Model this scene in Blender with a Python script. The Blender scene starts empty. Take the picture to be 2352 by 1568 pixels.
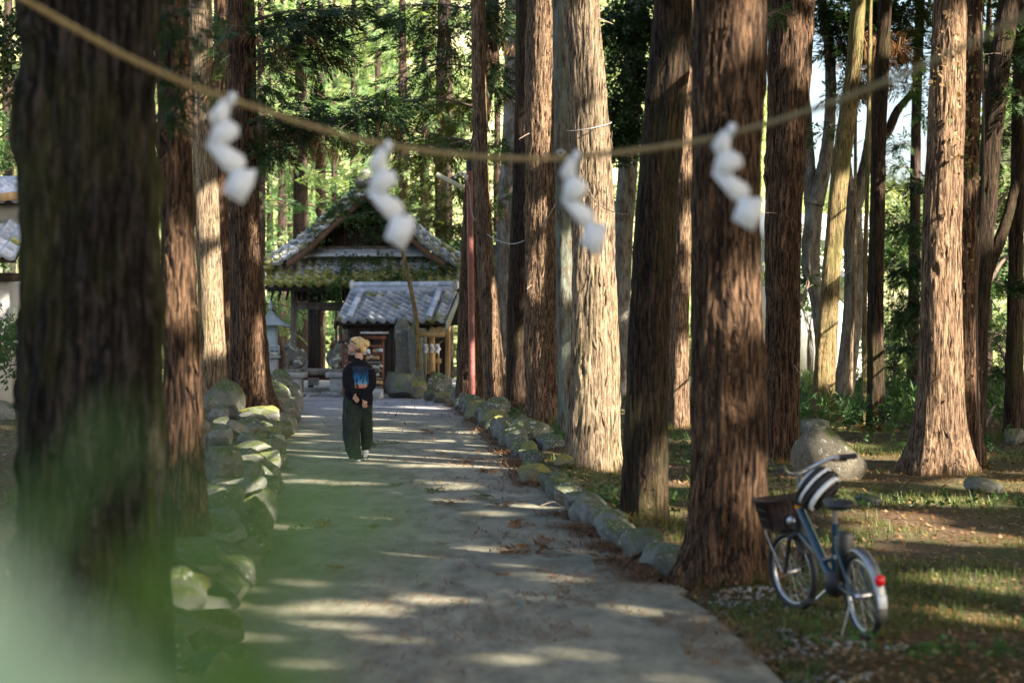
import bpy, bmesh, math, random
import numpy as np
from mathutils import Vector, Matrix, Euler
SC = bpy.context.scene
COL = SC.collection
R = math.radians
PI = math.pi
H, F, CX, HY = 1.75, 4247.0, 1176.0, 750.0     # eye height, focal length and principal point in photo units

def P(px, py, D):                               # point seen at a photo position at distance D
    return Vector(((px-CX)/F*D, D, H-(py-HY)/F*D))
def G(px, py, z=0.0):                           # ground point of height z seen there
    D = F*(H-z)/(py-HY)
    return Vector(((px-CX)/F*D, D, z))

# ------------------------------------------------------------------ camera, light, exposure
cam = bpy.data.cameras.new('camera'); camo = bpy.data.objects.new('camera', cam); COL.objects.link(camo)
camo.location = (0, 0, H)
camo.rotation_euler = (R(90)-math.atan((784-HY)/F), 0, 0)
cam.sensor_width = 36; cam.lens = 65; cam.clip_start = 0.05; cam.clip_end = 3000
cam.dof.use_dof = True; cam.dof.focus_distance = 25.0; cam.dof.aperture_fstop = 2.0
SC.camera = camo
EL, AZX, AZY = R(34), 0.78, -0.625
SUN = Vector((math.cos(EL)*AZX, math.cos(EL)*AZY, math.sin(EL))).normalized()
world = bpy.data.worlds.new('World'); SC.world = world; world.use_nodes = True
wn = world.node_tree; wn.nodes.clear()
sky = wn.nodes.new('ShaderNodeTexSky'); sky.sky_type = 'NISHITA'; sky.sun_disc = False
sky.sun_elevation = EL; sky.sun_rotation = math.atan2(SUN.x, SUN.y)
sky.air_density = 1.0; sky.dust_density = 4.0; sky.ozone_density = 0.6
bg = wn.nodes.new('ShaderNodeBackground'); bg.inputs[1].default_value = 0.074
wo = wn.nodes.new('ShaderNodeOutputWorld')
wn.links.new(sky.outputs[0], bg.inputs[0]); wn.links.new(bg.outputs[0], wo.inputs[0])
sl = bpy.data.lights.new('sun', 'SUN'); sl.energy = 5.0; sl.angle = R(0.55); sl.color = (1.0, 0.895, 0.74)
so = bpy.data.objects.new('sun', sl); COL.objects.link(so)
so.rotation_euler = SUN.to_track_quat('Z', 'Y').to_euler(); so.location = (20, -10, 30)
SC.view_settings.view_transform = 'Standard'; SC.view_settings.look = 'None'
SC.view_settings.gamma = 1.0; SC.view_settings.use_curve_mapping = False
SC.view_settings.exposure = 2.62
SC.cycles.use_denoising = True
try: SC.cycles.denoiser = 'OPENIMAGEDENOISE'
except Exception: pass
SC.cycles.max_bounces = 7; SC.cycles.diffuse_bounces = 3; SC.cycles.glossy_bounces = 2
SC.cycles.transmission_bounces = 4; SC.cycles.transparent_max_bounces = 8
SC.cycles.sample_clamp_indirect = 6.0

# ------------------------------------------------------------------ helpers
def tag(o, label=None, cat=None, group=None, kind=None):
    if label: o['label'] = label
    if cat: o['category'] = cat
    if group: o['group'] = group
    if kind: o['kind'] = kind
    return o
def empty(name, loc, label, cat, group=None, rz=0.0):
    o = bpy.data.objects.new(name, None); COL.objects.link(o)
    o.empty_display_size = 0.2
    o.location = loc; o.rotation_euler = (0, 0, rz)
    return tag(o, label, cat, group)
def inst(name, mesh, parent=None, mat4=None):
    o = bpy.data.objects.new(name, mesh); COL.objects.link(o)
    if parent is not None: o.parent = parent
    if mat4 is not None: o.matrix_local = mat4
    return o
class MB:
    def __init__(s): s.V = []; s.L = []; s.S = []; s.n = 0
    def add(s, V, faces):
        V = np.asarray(V, dtype=np.float32).reshape(-1, 3)
        if isinstance(faces, np.ndarray):
            s.L.append((faces+s.n).astype(np.int32).ravel()); s.S.append(np.full(len(faces), faces.shape[1], np.int32))
        else:
            s.L.append(np.array([i+s.n for f in faces for i in f], np.int32)); s.S.append(np.array([len(f) for f in faces], np.int32))
        s.V.append(V); s.n += len(V); return s
    def xform(s, M):
        A = np.array(M)
        s.V = [(v@A[:3, :3].T+A[:3, 3]).astype(np.float32) for v in s.V]; return s
    def mesh(s, name, mat=None, smooth=False):
        V = np.concatenate(s.V); L = np.concatenate(s.L); S = np.concatenate(s.S)
        me = bpy.data.meshes.new(name)
        me.vertices.add(len(V)); me.vertices.foreach_set('co', V.ravel())
        me.loops.add(len(L)); me.loops.foreach_set('vertex_index', L)
        me.polygons.add(len(S)); st = np.concatenate([[0], np.cumsum(S)[:-1]]).astype(np.int32)
        me.polygons.foreach_set('loop_start', st)
        if smooth: me.polygons.foreach_set('use_smooth', np.ones(len(S), bool))
        me.update(calc_edges=True); me.validate()
        if mat: me.materials.append(mat)
        return me
    def obj(s, name, mat, parent=None, smooth=False):
        return inst(name, s.mesh(name, mat, smooth), parent)
    def box(s, c, d, rot=None, taper=1.0):
        x, y, z = d[0]/2, d[1]/2, d[2]/2
        V = np.array([(-x, -y, -z), (x, -y, -z), (x, y, -z), (-x, y, -z), (-x*taper, -y*taper, z), (x*taper, -y*taper, z), (x*taper, y*taper, z), (-x*taper, y*taper, z)])
        if rot is not None: V = V@np.array(Euler(rot).to_matrix()).T
        return s.add(V+np.array(c), [(3, 2, 1, 0), (4, 5, 6, 7), (0, 1, 5, 4), (1, 2, 6, 5), (2, 3, 7, 6), (3, 0, 4, 7)])
    def bbox(s, c, d, rot=None, b=0.1):          # box with chamfered vertical profile: softer edges
        x, y, z = d[0]/2, d[1]/2, d[2]/2; k = b*min(d)
        rings = []
        for zz, q in ((-z, k), (-z+k, 0), (z-k, 0), (z, k)):
            X, Y = x-q, y-q; c2 = k
            rings += [(-X+c2, -Y, zz), (X-c2, -Y, zz), (X, -Y+c2, zz), (X, Y-c2, zz), (X-c2, Y, zz), (-X+c2, Y, zz), (-X, Y-c2, zz), (-X, -Y+c2, zz)]
        V = np.array(rings)
        if rot is not None: V = V@np.array(Euler(rot).to_matrix()).T
        f = [tuple(range(7, -1, -1)), tuple(range(24, 32))]
        for r_ in range(3):
            for i in range(8): j = (i+1) % 8; f.append((r_*8+i, r_*8+j, r_*8+8+j, r_*8+8+i))
        return s.add(V+np.array(c), f)
    def tube(s, pts, rad, n=8, cap=True, sq=1.0, closed=False):
        pts = np.array([tuple(p) for p in pts], float); m = len(pts)
        rad = np.full(m, rad) if np.isscalar(rad) else np.array(rad, float)
        T = np.gradient(pts, axis=0)
        if closed: T = np.roll(pts, -1, 0)-np.roll(pts, 1, 0)
        T /= np.linalg.norm(T, axis=1)[:, None]+1e-9
        up = np.array([0, 0, 1.0]) if abs(T[0, 2]) < 0.9 else np.array([0, 1.0, 0])
        a = np.linspace(0, 2*PI, n, endpoint=False); V = []
        N = up-T[0]*(up@T[0]); N /= np.linalg.norm(N)
        for i in range(m):
            N = N-T[i]*(N@T[i]); N /= np.linalg.norm(N)+1e-9; B = np.cross(T[i], N)
            V.append(pts[i]+rad[i]*(np.cos(a)[:, None]*N+sq*np.sin(a)[:, None]*B))
        V = np.concatenate(V); i, j = np.meshgrid(np.arange(m if closed else m-1), np.arange(n), indexing='ij')
        i = i.ravel(); j = j.ravel(); k = (j+1) % n; i2 = (i+1) % m
        Fq = np.stack([i*n+j, i*n+k, i2*n+k, i2*n+j], 1)
        s.add(V, Fq)
        if cap and not closed:
            s.add(V[:n], [tuple(range(n-1, -1, -1))]); s.add(V[-n:], [tuple(range(n))])
        return s
    def lathe(s, prof, n=24, c=(0, 0, 0), sx=1.0, sy=1.0):
        a = np.linspace(0, 2*PI, n, endpoint=False); m = len(prof)
        V = np.concatenate([np.stack([r*np.cos(a)*sx, r*np.sin(a)*sy, np.full(n, z)], 1) for r, z in prof])+np.array(c)
        i, j = np.meshgrid(np.arange(m-1), np.arange(n), indexing='ij'); i = i.ravel(); j = j.ravel(); k = (j+1) % n
        s.add(V, np.stack([i*n+j, i*n+k, (i+1)*n+k, (i+1)*n+j], 1))
        if prof[0][0] > 1e-3: s.add(V[:n], [tuple(range(n-1, -1, -1))])
        if prof[-1][0] > 1e-3: s.add(V[-n:], [tuple(range(n))])
        return s
    def ell(s, c, r, n=16, m=10, rot=None):
        a = np.linspace(0, 2*PI, n, endpoint=False); V = [(0, 0, -1)]
        for i in range(1, m):
            t = -PI/2+PI*i/m; V += [(math.cos(t)*math.cos(q), math.cos(t)*math.sin(q), math.sin(t)) for q in a]
        V.append((0, 0, 1)); V = np.array(V)*np.array(r)
        if rot is not None: V = V@np.array(Euler(rot).to_matrix()).T
        f = []
        for j in range(n): f.append((0, 1+(j+1) % n, 1+j)); f.append((len(V)-1, 1+(m-2)*n+j, 1+(m-2)*n+(j+1) % n))
        for i in range(m-2):
            for j in range(n): k = (j+1) % n; f.append((1+i*n+j, 1+i*n+k, 1+(i+1)*n+k, 1+(i+1)*n+j))
        return s.add(V+np.array(c), f)
def scatter(V0, F0, Ms, Os):
    """copies of a small mesh under N 3x3 matrices and offsets -> arrays"""
    n = len(Ms); V = np.einsum('nij,vj->nvi', Ms, V0)+Os[:, None, :]
    Fa = F0[None]+(np.arange(n)*len(V0))[:, None, None]
    return V.reshape(-1, 3), Fa.reshape(-1, F0.shape[1])
def smooth_curve(pts, k=6):
    pts = np.array([tuple(p) for p in pts], float); n = len(pts); out = []
    for i in range(n-1):
        p0 = pts[max(i-1, 0)]; p1 = pts[i]; p2 = pts[i+1]; p3 = pts[min(i+2, n-1)]
        for t in np.linspace(0, 1, k, endpoint=False):
            out.append(0.5*((2*p1)+(-p0+p2)*t+(2*p0-5*p1+4*p2-p3)*t*t+(-p0+3*p1-3*p2+p3)*t**3))
    out.append(pts[-1]); return np.array(out)
def pnoise(rng, u, v, nu, nv):
    g = rng.random((nv+2, nu)); a = (u % 1.0)*nu; b = np.clip(v, 0, 1)*nv
    i = np.floor(a).astype(int); j = np.floor(b).astype(int); fa = a-i; fb = b-j
    fa = fa*fa*(3-2*fa); fb = fb*fb*(3-2*fb); i0 = i % nu; i1 = (i+1) % nu
    return (g[j, i0]*(1-fa)+g[j, i1]*fa)*(1-fb)+(g[j+1, i0]*(1-fa)+g[j+1, i1]*fa)*fb
def gnoise(x, y, s, seed=0):
    """smooth plane noise on arrays, 0..1"""
    rng = np.random.default_rng(seed); g = rng.random((128, 128)); a = x/s; b = y/s
    i = np.floor(a).astype(int); j = np.floor(b).astype(int); fa = a-i; fb = b-j
    fa = fa*fa*(3-2*fa); fb = fb*fb*(3-2*fb)
    G_ = lambda p, q: g[p % 128, q % 128]
    return (G_(i, j)*(1-fa)+G_(i+1, j)*fa)*(1-fb)+(G_(i, j+1)*(1-fa)+G_(i+1, j+1)*fa)*fb

# ------------------------------------------------------------------ materials
def newmat(name):
    m = bpy.data.materials.new(name); m.use_nodes = True; nt = m.node_tree; nt.nodes.clear()
    return m, nt, (lambda t, **k: _node(nt, t, k))
def _node(nt, t, k):
    n = nt.nodes.new(t)
    for a, b in k.items():
        if a.startswith('i_'): n.inputs[a[2:].replace('_', ' ')].default_value = b
        else: setattr(n, a, b)
    return n
def rgb(c): return (c[0], c[1], c[2], 1.0)
def coords(nt, scale=(1, 1, 1), rnd=True, gen='Object'):
    tc = nt.nodes.new('ShaderNodeTexCoord'); mp = nt.nodes.new('ShaderNodeMapping'); mp.inputs['Scale'].default_value = scale
    if rnd:
        oi = nt.nodes.new('ShaderNodeObjectInfo'); mu = nt.nodes.new('ShaderNodeVectorMath'); mu.operation = 'ADD'
        sc = nt.nodes.new('ShaderNodeMath'); sc.operation = 'MULTIPLY'; sc.inputs[1].default_value = 37.0
        nt.links.new(oi.outputs['Random'], sc.inputs[0]); nt.links.new(tc.outputs[gen], mu.inputs[0]); nt.links.new(sc.outputs[0], mu.inputs[1])
        nt.links.new(mu.outputs[0], mp.inputs[0])
    else: nt.links.new(tc.outputs[gen], mp.inputs[0])
    return mp.outputs[0]
def noise(nt, vec, scale, detail=4, rough=0.55, dist=0.0):
    n = nt.nodes.new('ShaderNodeTexNoise'); n.inputs['Scale'].default_value = scale; n.inputs['Detail'].default_value = detail
    n.inputs['Roughness'].default_value = rough; n.inputs['Distortion'].default_value = dist
    nt.links.new(vec, n.inputs['Vector']); return n.outputs['Fac']
def ramp(nt, fac, stops, interp='LINEAR'):
    r = nt.nodes.new('ShaderNodeValToRGB'); e = r.color_ramp.elements; r.color_ramp.interpolation = interp
    while len(e) > 1: e.remove(e[-1])
    e[0].position = stops[0][0]; e[0].color = rgb(stops[0][1])
    for p, c in stops[1:]: q = e.new(p); q.color = rgb(c)
    nt.links.new(fac, r.inputs[0]); return r.outputs[0]
def mix(nt, fac, a, b, mode='MIX'):
    m = nt.nodes.new('ShaderNodeMix'); m.data_type = 'RGBA'; m.blend_type = mode
    for sck, v in ((m.inputs[0], fac), (m.inputs[6], a), (m.inputs[7], b)):
        if isinstance(v, (int, float)): sck.default_value = v
        elif isinstance(v, tuple): sck.default_value = rgb(v)
        else: nt.links.new(v, sck)
    return m.outputs[2]
def finish(m, nt, color, rough=0.8, bump=None, bs=0.3, bd=0.02, metal=0.0, spec=0.4, trans=0.0):
    b = nt.nodes.new('ShaderNodeBsdfPrincipled'); o = nt.nodes.new('ShaderNodeOutputMaterial')
    if isinstance(color, tuple): b.inputs['Base Color'].default_value = rgb(color)
    else: nt.links.new(color, b.inputs['Base Color'])
    if isinstance(rough, (int, float)): b.inputs['Roughness'].default_value = rough
    else: nt.links.new(rough, b.inputs['Roughness'])
    b.inputs['Metallic'].default_value = metal; b.inputs['Specular IOR Level'].default_value = spec
    if bump is not None:
        bn = nt.nodes.new('ShaderNodeBump'); bn.inputs['Strength'].default_value = bs; bn.inputs['Distance'].default_value = bd
        nt.links.new(bump, bn.inputs['Height']); nt.links.new(bn.outputs[0], b.inputs['Normal'])
    if trans:
        t = nt.nodes.new('ShaderNodeBsdfTranslucent'); mx = nt.nodes.new('ShaderNodeMixShader'); mx.inputs[0].default_value = trans
        if isinstance(color, tuple): t.inputs[0].default_value = rgb(color)
        else: nt.links.new(mix(nt, 1.0, color, (0.98, 0.99, 1.0) if 'paper' in m.name else (1.0, 1.0, 0.55), 'MULTIPLY'), t.inputs[0])
        nt.links.new(b.outputs[0], mx.inputs[1]); nt.links.new(t.outputs[0], mx.inputs[2]); nt.links.new(mx.outputs[0], o.inputs[0])
    else: nt.links.new(b.outputs[0], o.inputs[0])
    return m
def bark_mat(name, dark, mid, light, lichen=None, lfac=0.0, moss=0.0, plate=0.0):
    m, nt, nd = newmat(name)
    v = coords(nt, (1, 1, 0.085)); v4 = coords(nt, (1, 1, 0.22)); v2 = coords(nt, (1, 1, 0.35)); v3 = coords(nt, (1, 1, 1))
    fib = noise(nt, v, 42, 7, 0.68, 0.8); wide = noise(nt, v, 9, 3, 0.5, 0.3); fine = noise(nt, v4, 75, 4, 0.65, 0.8)
    col = ramp(nt, fib, [(0.40, dark), (0.475, mid), (0.64, light)])
    col = mix(nt, 0.55, col, ramp(nt, wide, [(0.3, (0.45, 0.42, 0.42)), (0.62, (1.15, 1.1, 1.05))]), 'MULTIPLY')
    patch = noise(nt, v2, 3.2, 4, 0.6)
    col = mix(nt, 0.6, col, ramp(nt, fine, [(0.36, (0.35, 0.32, 0.30)), (0.5, (1.0, 1.0, 1.0)), (0.7, (1.3, 1.25, 1.2))]), 'MULTIPLY')
    col = mix(nt, 0.5, col, ramp(nt, patch, [(0.35, (0.7, 0.64, 0.62)), (0.65, (1.2, 1.14, 1.02))]), 'MULTIPLY')
    if lfac:
        ln = ramp(nt, noise(nt, v2, 7, 8, 0.72), [(0.50-0.12*lfac, (0, 0, 0)), (0.62, (1, 1, 1))])
        col = mix(nt, mix(nt, 1.0, ln, (lfac, lfac, lfac), 'MULTIPLY'), col, lichen)
    if moss:
        mn = ramp(nt, noise(nt, v2, 2.3, 7, 0.65), [(0.48, (0, 0, 0)), (0.64, (moss, moss, moss))])
        col = mix(nt, mn, col, (0.10, 0.105, 0.03))
    h = nt.nodes.new('ShaderNodeMath'); h.operation = 'MULTIPLY_ADD'; h.inputs[1].default_value = 0.5
    nt.links.new(fine, h.inputs[0]); nt.links.new(fib, h.inputs[2])
    return finish(m, nt, col, 0.9, h.outputs[0], 0.9, 0.045, spec=0.2)
def leaf_mat(name, a, b, c, trans=0.4, scale=1.2, rough=0.5):
    m, nt, nd = newmat(name); v = coords(nt, (1, 1, 1))
    col = ramp(nt, noise(nt, v, scale, 5, 0.7), [(0.32, a), (0.5, b), (0.7, c)])
    return finish(m, nt, col, rough, trans=trans, spec=0.3)
def simple(name, c, rough=0.6, metal=0.0, var=0.25, scale=8.0, bump=0.15, stretch=(1, 1, 1), spec=0.4, bd=0.01, trans=0.0):
    m, nt, nd = newmat(name); v = coords(nt, stretch); n = noise(nt, v, scale, 5, 0.6)
    lo = tuple(x*(1-var) for x in c); hi = tuple(min(1, x*(1+var)) for x in c)
    return finish(m, nt, ramp(nt, n, [(0.3, lo), (0.7, hi)]), rough, n, bump, bd, metal, spec, trans)
def stone_mat(name, base, moss=0.5, lich=0.5, mossc=(0.07, 0.085, 0.022)):
    m, nt, nd = newmat(name); v = coords(nt)
    n1 = noise(nt, v, 2.2, 7, 0.65, 0.3); n2 = noise(nt, v, 14, 6, 0.7)
    col = ramp(nt, n1, [(0.3, tuple(x*0.5 for x in base)), (0.55, base), (0.75, tuple(x*1.5 for x in base))])
    geo = nd('ShaderNodeNewGeometry'); sp = nd('ShaderNodeSeparateXYZ'); nt.links.new(geo.outputs['Normal'], sp.inputs[0])
    ad = nd('ShaderNodeMath', operation='MULTIPLY_ADD'); ad.inputs[1].default_value = 0.35
    nt.links.new(sp.outputs['Z'], ad.inputs[0]); nt.links.new(n1, ad.inputs[2])
    mf = ramp(nt, ad.outputs[0], [(0.72-moss*0.35, (0, 0, 0)), (0.90-moss*0.2, (1, 1, 1))])
    col = mix(nt, mf, col, ramp(nt, n2, [(0.35, tuple(x*0.55 for x in mossc)), (0.7, tuple(x*1.5 for x in mossc))]))
    lf = ramp(nt, noise(nt, v, 6.5, 6, 0.75, 0.4), [(0.62-0.06*lich, (0, 0, 0)), (0.66-0.05*lich, (lich, lich, lich))])
    col = mix(nt, lf, col, (0.42, 0.44, 0.38))
    return finish(m, nt, col, 0.9, n2, 0.6, 0.03, spec=0.25)
M = {}
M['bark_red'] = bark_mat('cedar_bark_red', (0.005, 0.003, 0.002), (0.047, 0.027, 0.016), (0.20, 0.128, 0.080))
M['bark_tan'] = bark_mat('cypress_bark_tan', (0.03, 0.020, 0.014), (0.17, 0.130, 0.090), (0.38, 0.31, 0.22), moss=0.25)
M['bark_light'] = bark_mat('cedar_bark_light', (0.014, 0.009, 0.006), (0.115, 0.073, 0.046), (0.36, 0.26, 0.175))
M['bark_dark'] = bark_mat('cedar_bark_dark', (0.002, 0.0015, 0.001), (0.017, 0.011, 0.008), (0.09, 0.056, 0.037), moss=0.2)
M['bark_near'] = bark_mat('cedar_bark_near', (0.001, 0.001, 0.001), (0.005, 0.004, 0.0035), (0.085, 0.074, 0.072), moss=0.5)  # pale grey streaks are painted skylight on the bark ridges
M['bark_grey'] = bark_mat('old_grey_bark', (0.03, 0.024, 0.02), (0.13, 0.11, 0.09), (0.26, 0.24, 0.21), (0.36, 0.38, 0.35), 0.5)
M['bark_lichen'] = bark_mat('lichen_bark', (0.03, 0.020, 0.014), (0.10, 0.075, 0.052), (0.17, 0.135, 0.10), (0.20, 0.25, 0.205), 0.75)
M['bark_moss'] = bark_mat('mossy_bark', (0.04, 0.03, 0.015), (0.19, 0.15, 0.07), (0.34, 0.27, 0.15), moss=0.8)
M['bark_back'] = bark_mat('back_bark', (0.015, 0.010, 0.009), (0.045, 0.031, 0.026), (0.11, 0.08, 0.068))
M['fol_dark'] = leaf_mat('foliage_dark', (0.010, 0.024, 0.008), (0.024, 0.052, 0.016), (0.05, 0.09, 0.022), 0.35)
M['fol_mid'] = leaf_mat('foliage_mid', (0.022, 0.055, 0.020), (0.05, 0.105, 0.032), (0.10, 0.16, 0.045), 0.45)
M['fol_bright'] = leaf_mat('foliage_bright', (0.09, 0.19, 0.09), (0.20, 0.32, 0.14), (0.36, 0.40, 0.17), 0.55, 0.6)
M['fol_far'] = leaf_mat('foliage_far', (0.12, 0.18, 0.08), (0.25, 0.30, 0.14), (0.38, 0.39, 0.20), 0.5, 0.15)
M['fol_olive'] = leaf_mat('foliage_olive', (0.03, 0.05, 0.01), (0.07, 0.095, 0.02), (0.19, 0.17, 0.035), 0.45, 2.0)
M['dead'] = leaf_mat('dead_needles', (0.07, 0.032, 0.014), (0.17, 0.08, 0.032), (0.30, 0.17, 0.08), 0.3)
M['dry'] = leaf_mat('dry_leaves', (0.10, 0.055, 0.025), (0.22, 0.13, 0.06), (0.42, 0.33, 0.2), 0.3, 8)
M['twig'] = simple('twig_wood', (0.10, 0.07, 0.05), 0.9)
M['twig_pale'] = simple('pale_twig_wood', (0.32, 0.24, 0.17), 0.9)
M['grass'] = leaf_mat('grass_blades', (0.035, 0.06, 0.012), (0.075, 0.11, 0.025), (0.20, 0.20, 0.06), 0.4, 1.5)
M['stone'] = stone_mat('edging_stone', (0.17, 0.17, 0.15), 0.12, 0.5)
M['stone_moss'] = stone_mat('mossy_stone', (0.15, 0.15, 0.125), 0.55, 0.6)
M['stone_pale'] = stone_mat('pale_stone', (0.20, 0.19, 0.155), 0.25, 0.6)
M['stone_lichen'] = stone_mat('lichened_stone', (0.13, 0.13, 0.115), 0.35, 1.0)
M['stone_yellow'] = stone_mat('yellow_moss_stone', (0.15, 0.145, 0.11), 0.5, 0.5, (0.16, 0.15, 0.035))
M['stone_brown'] = stone_mat('brown_boulder', (0.13, 0.115, 0.088), 0.2, 0.6)
M['granite'] = stone_mat('granite', (0.30, 0.31, 0.31), 0.15, 0.4)
M['stele'] = stone_mat('stele_stone', (0.15, 0.145, 0.125), 0.35, 0.6, (0.06, 0.075, 0.02))
def wood(name, c, var=0.45, rough=0.8): return simple(name, c, rough, 0, var, 18, 0.35, (1, 1, 0.12), 0.25)
M['wood_dark'] = wood('aged_dark_wood', (0.040, 0.030, 0.025))
M['wood_grey'] = wood('weathered_grey_wood', (0.15, 0.13, 0.115))
M['wood_brown'] = wood('brown_wood', (0.10, 0.06, 0.04))
M['wood_red'] = wood('red_brown_wood', (0.16, 0.065, 0.045))
M['wood_gold'] = wood('fresh_gold_wood', (0.42, 0.28, 0.13), 0.3)
M['wood_pale'] = wood('pale_wood', (0.33, 0.34, 0.27), 0.3)
def tile_mat(name, moss):
    m, nt, nd = newmat(name); v = coords(nt, gen='Object'); oi = nd('ShaderNodeObjectInfo')
    n1 = noise(nt, v, 9, 6, 0.7); base = ramp(nt, oi.outputs['Random'], [(0.0, (0.22, 0.25, 0.30)), (0.5, (0.34, 0.38, 0.44)), (1.0, (0.48, 0.51, 0.56))])
    col = mix(nt, 0.7, base, ramp(nt, n1, [(0.3, (0.5, 0.5, 0.5)), (0.6, (1.2, 1.2, 1.2))]), 'MULTIPLY')
    lf = ramp(nt, noise(nt, v, 22, 5, 0.7), [(0.60, (0, 0, 0)), (0.66, (0.6, 0.6, 0.6))]); col = mix(nt, lf, col, (0.45, 0.46, 0.44))
    if moss:
        mf = ramp(nt, noise(nt, v, 5, 6, 0.7), [(0.52-moss*0.2, (0, 0, 0)), (0.60-moss*0.12, (1, 1, 1))])
        col = mix(nt, mf, col, ramp(nt, n1, [(0.3, (0.07, 0.08, 0.014)), (0.7, (0.30, 0.30, 0.05))]))
    return finish(m, nt, col, 0.30, n1, 0.4, 0.01, spec=0.7)
M['tile'] = tile_mat('roof_tile_grey', 0.0); M['tile_some_moss'] = tile_mat('roof_tile_touched_with_moss', 0.35); M['tile_moss'] = tile_mat('roof_tile_mossy', 1.0)
M['plaster'] = simple('white_plaster', (0.45, 0.45, 0.43), 0.9, var=0.12, scale=3)
M['paper'] = simple('white_paper', (0.86, 0.88, 0.91), 0.8, var=0.03, trans=0.35, bump=0.02)
M['straw'] = simple('straw_rope', (0.24, 0.18, 0.085), 0.85, var=0.35, scale=60)
M['black'] = simple('black_rubber', (0.015, 0.015, 0.016), 0.55, var=0.2)
M['black_cloth'] = simple('black_cloth', (0.010, 0.010, 0.013), 0.95, var=0.3, scale=30, spec=0.1)
M['steel'] = simple('bright_steel', (0.5, 0.51, 0.53), 0.35, 1.0, var=0.08)
M['teal'] = simple('teal_paint', (0.005, 0.032, 0.06), 0.3, var=0.1, spec=0.6)
M['white_plastic'] = simple('white_plastic', (0.72, 0.74, 0.76), 0.35, var=0.03, bump=0.02)
M['red_glass'] = simple('red_reflector', (0.65, 0.01, 0.02), 0.2, var=0.1)
M['orange'] = simple('orange_band', (0.75, 0.27, 0.02), 0.5, var=0.08)
M['basket'] = simple('basket_plastic', (0.035, 0.018, 0.014), 0.6)
M['pipe'] = simple('red_oxide_pipe', (0.17, 0.055, 0.045), 0.55, var=0.35, scale=14)
M['lamp_cream'] = simple('lamp_cream', (0.52, 0.50, 0.36), 0.5, var=0.12)
M['ceramic'] = simple('ceramic', (0.7, 0.7, 0.68), 0.3, var=0.05)
M['cable'] = simple('grey_cable', (0.28, 0.29, 0.29), 0.6, var=0.2)
M['blue_cable'] = simple('blue_cable', (0.10, 0.18, 0.40), 0.5)
M['skin'] = simple('skin', (0.42, 0.24, 0.17), 0.55, var=0.06, bump=0.03)
M['lips'] = simple('lips', (0.45, 0.14, 0.12), 0.5)
M['navy'] = simple('dark_eyes', (0.02, 0.015, 0.012), 0.3)
M['concrete_block'] = simple('concrete_block', (0.34, 0.35, 0.35), 0.9, var=0.2, scale=12)
M['patina'] = simple('grey_green_copper', (0.36, 0.43, 0.47), 0.5, var=0.15)
# ------------------------------------------------------------------ terrain
LY = np.array([-8, 0, 5, 9.1, 10.9, 12.7, 15.5, 18.6, 22.5, 27.5, 35.4, 46, 60.]); LX = np.array([-1.25, -1.25, -1.28, -1.38, -1.6, -1.74, -2.0, -2.33, -2.8, -3.33, -4.1, -5.3, -7.])
RY = np.array([-8, 0, 7.5, 9.1, 10.2, 11.4, 12.5, 13.8, 16, 20.6, 24, 31, 40.2, 46, 60]); RX = np.array([1.5, 1.45, 1.38, 1.32, 1.27, 1.2, 1.02, .86, .62, .19, .06, -.41, -1.24, -1.75, -3.])
XL = lambda y: np.interp(y, LY, LX)
XR = lambda y: np.interp(y, RY, RX)
def sst(a, b, t): t = np.clip((t-a)/(b-a), 0, 1); return t*t*(3-2*t)
def gz(x, y):
    x = np.asarray(x, float); y = np.asarray(y, float)
    dl = XL(y)-x; dr = x-XR(y)
    z = -0.03+sst(0.05, 0.5, dl)*(0.24+0.16*sst(9, 20, y))*(1-sst(43.5, 45.5, y))+sst(0.0, 0.5, dr)*(0.055+0.05*sst(14, 20, y))*(1-sst(43, 45, y))
    n = (gnoise(x, y, 1.7, 3)-.5)*0.12+(gnoise(x, y, 0.5, 4)-.5)*0.05+(gnoise(x, y, 6, 5)-.5)*0.3
    z = z+n*(sst(0.2, 1.0, dl)+sst(0.2, 1.2, dr))*(1-sst(60, 80, y)*0.5)
    z = z+sst(0.3, 3, dr)*0.03+sst(1.0, 9, dl)*0.3*(1-sst(43, 50, y))
    a = x/np.maximum(y, 1)
    hh = 62-44*sst(0.06, 0.17, a)+26*sst(0.2, 0.34, a)
    z = z-sst(46, 74, y)*1.0*(a > -1)
    z = z+sst(76, 250, y)*hh*(0.85+0.3*gnoise(x, y, 40, 8))+sst(72, 110, y)*gnoise(x, y, 9, 9)*1.5
    return z
def gzs(x, y): return float(gz(np.array([x]), np.array([y]))[0])
def axis(segs):
    out = []
    for a, b, n in segs: out += list(np.linspace(a, b, n, endpoint=False))
    return np.array(out+[segs[-1][1]])
xs = axis([(-1500, -300, 5), (-300, -60, 20), (-60, -14, 30), (-14, 10, 240), (10, 60, 34), (60, 300, 20), (300, 1500, 5)])
ys = axis([(-900, -30, 6), (-30, 4, 14), (4, 50, 330), (50, 80, 30), (80, 270, 60), (270, 2400, 12)])
X_, Y_ = np.meshgrid(xs, ys); Z_ = gz(X_, Y_); nx, ny = len(xs), len(ys)
i, j = np.meshgrid(np.arange(ny-1), np.arange(nx-1), indexing='ij'); i = i.ravel(); j = j.ravel()
g = MB().add(np.stack([X_.ravel(), Y_.ravel(), Z_.ravel()], 1), np.stack([i*nx+j, i*nx+j+1, (i+1)*nx+j+1, (i+1)*nx+j], 1))
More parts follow.
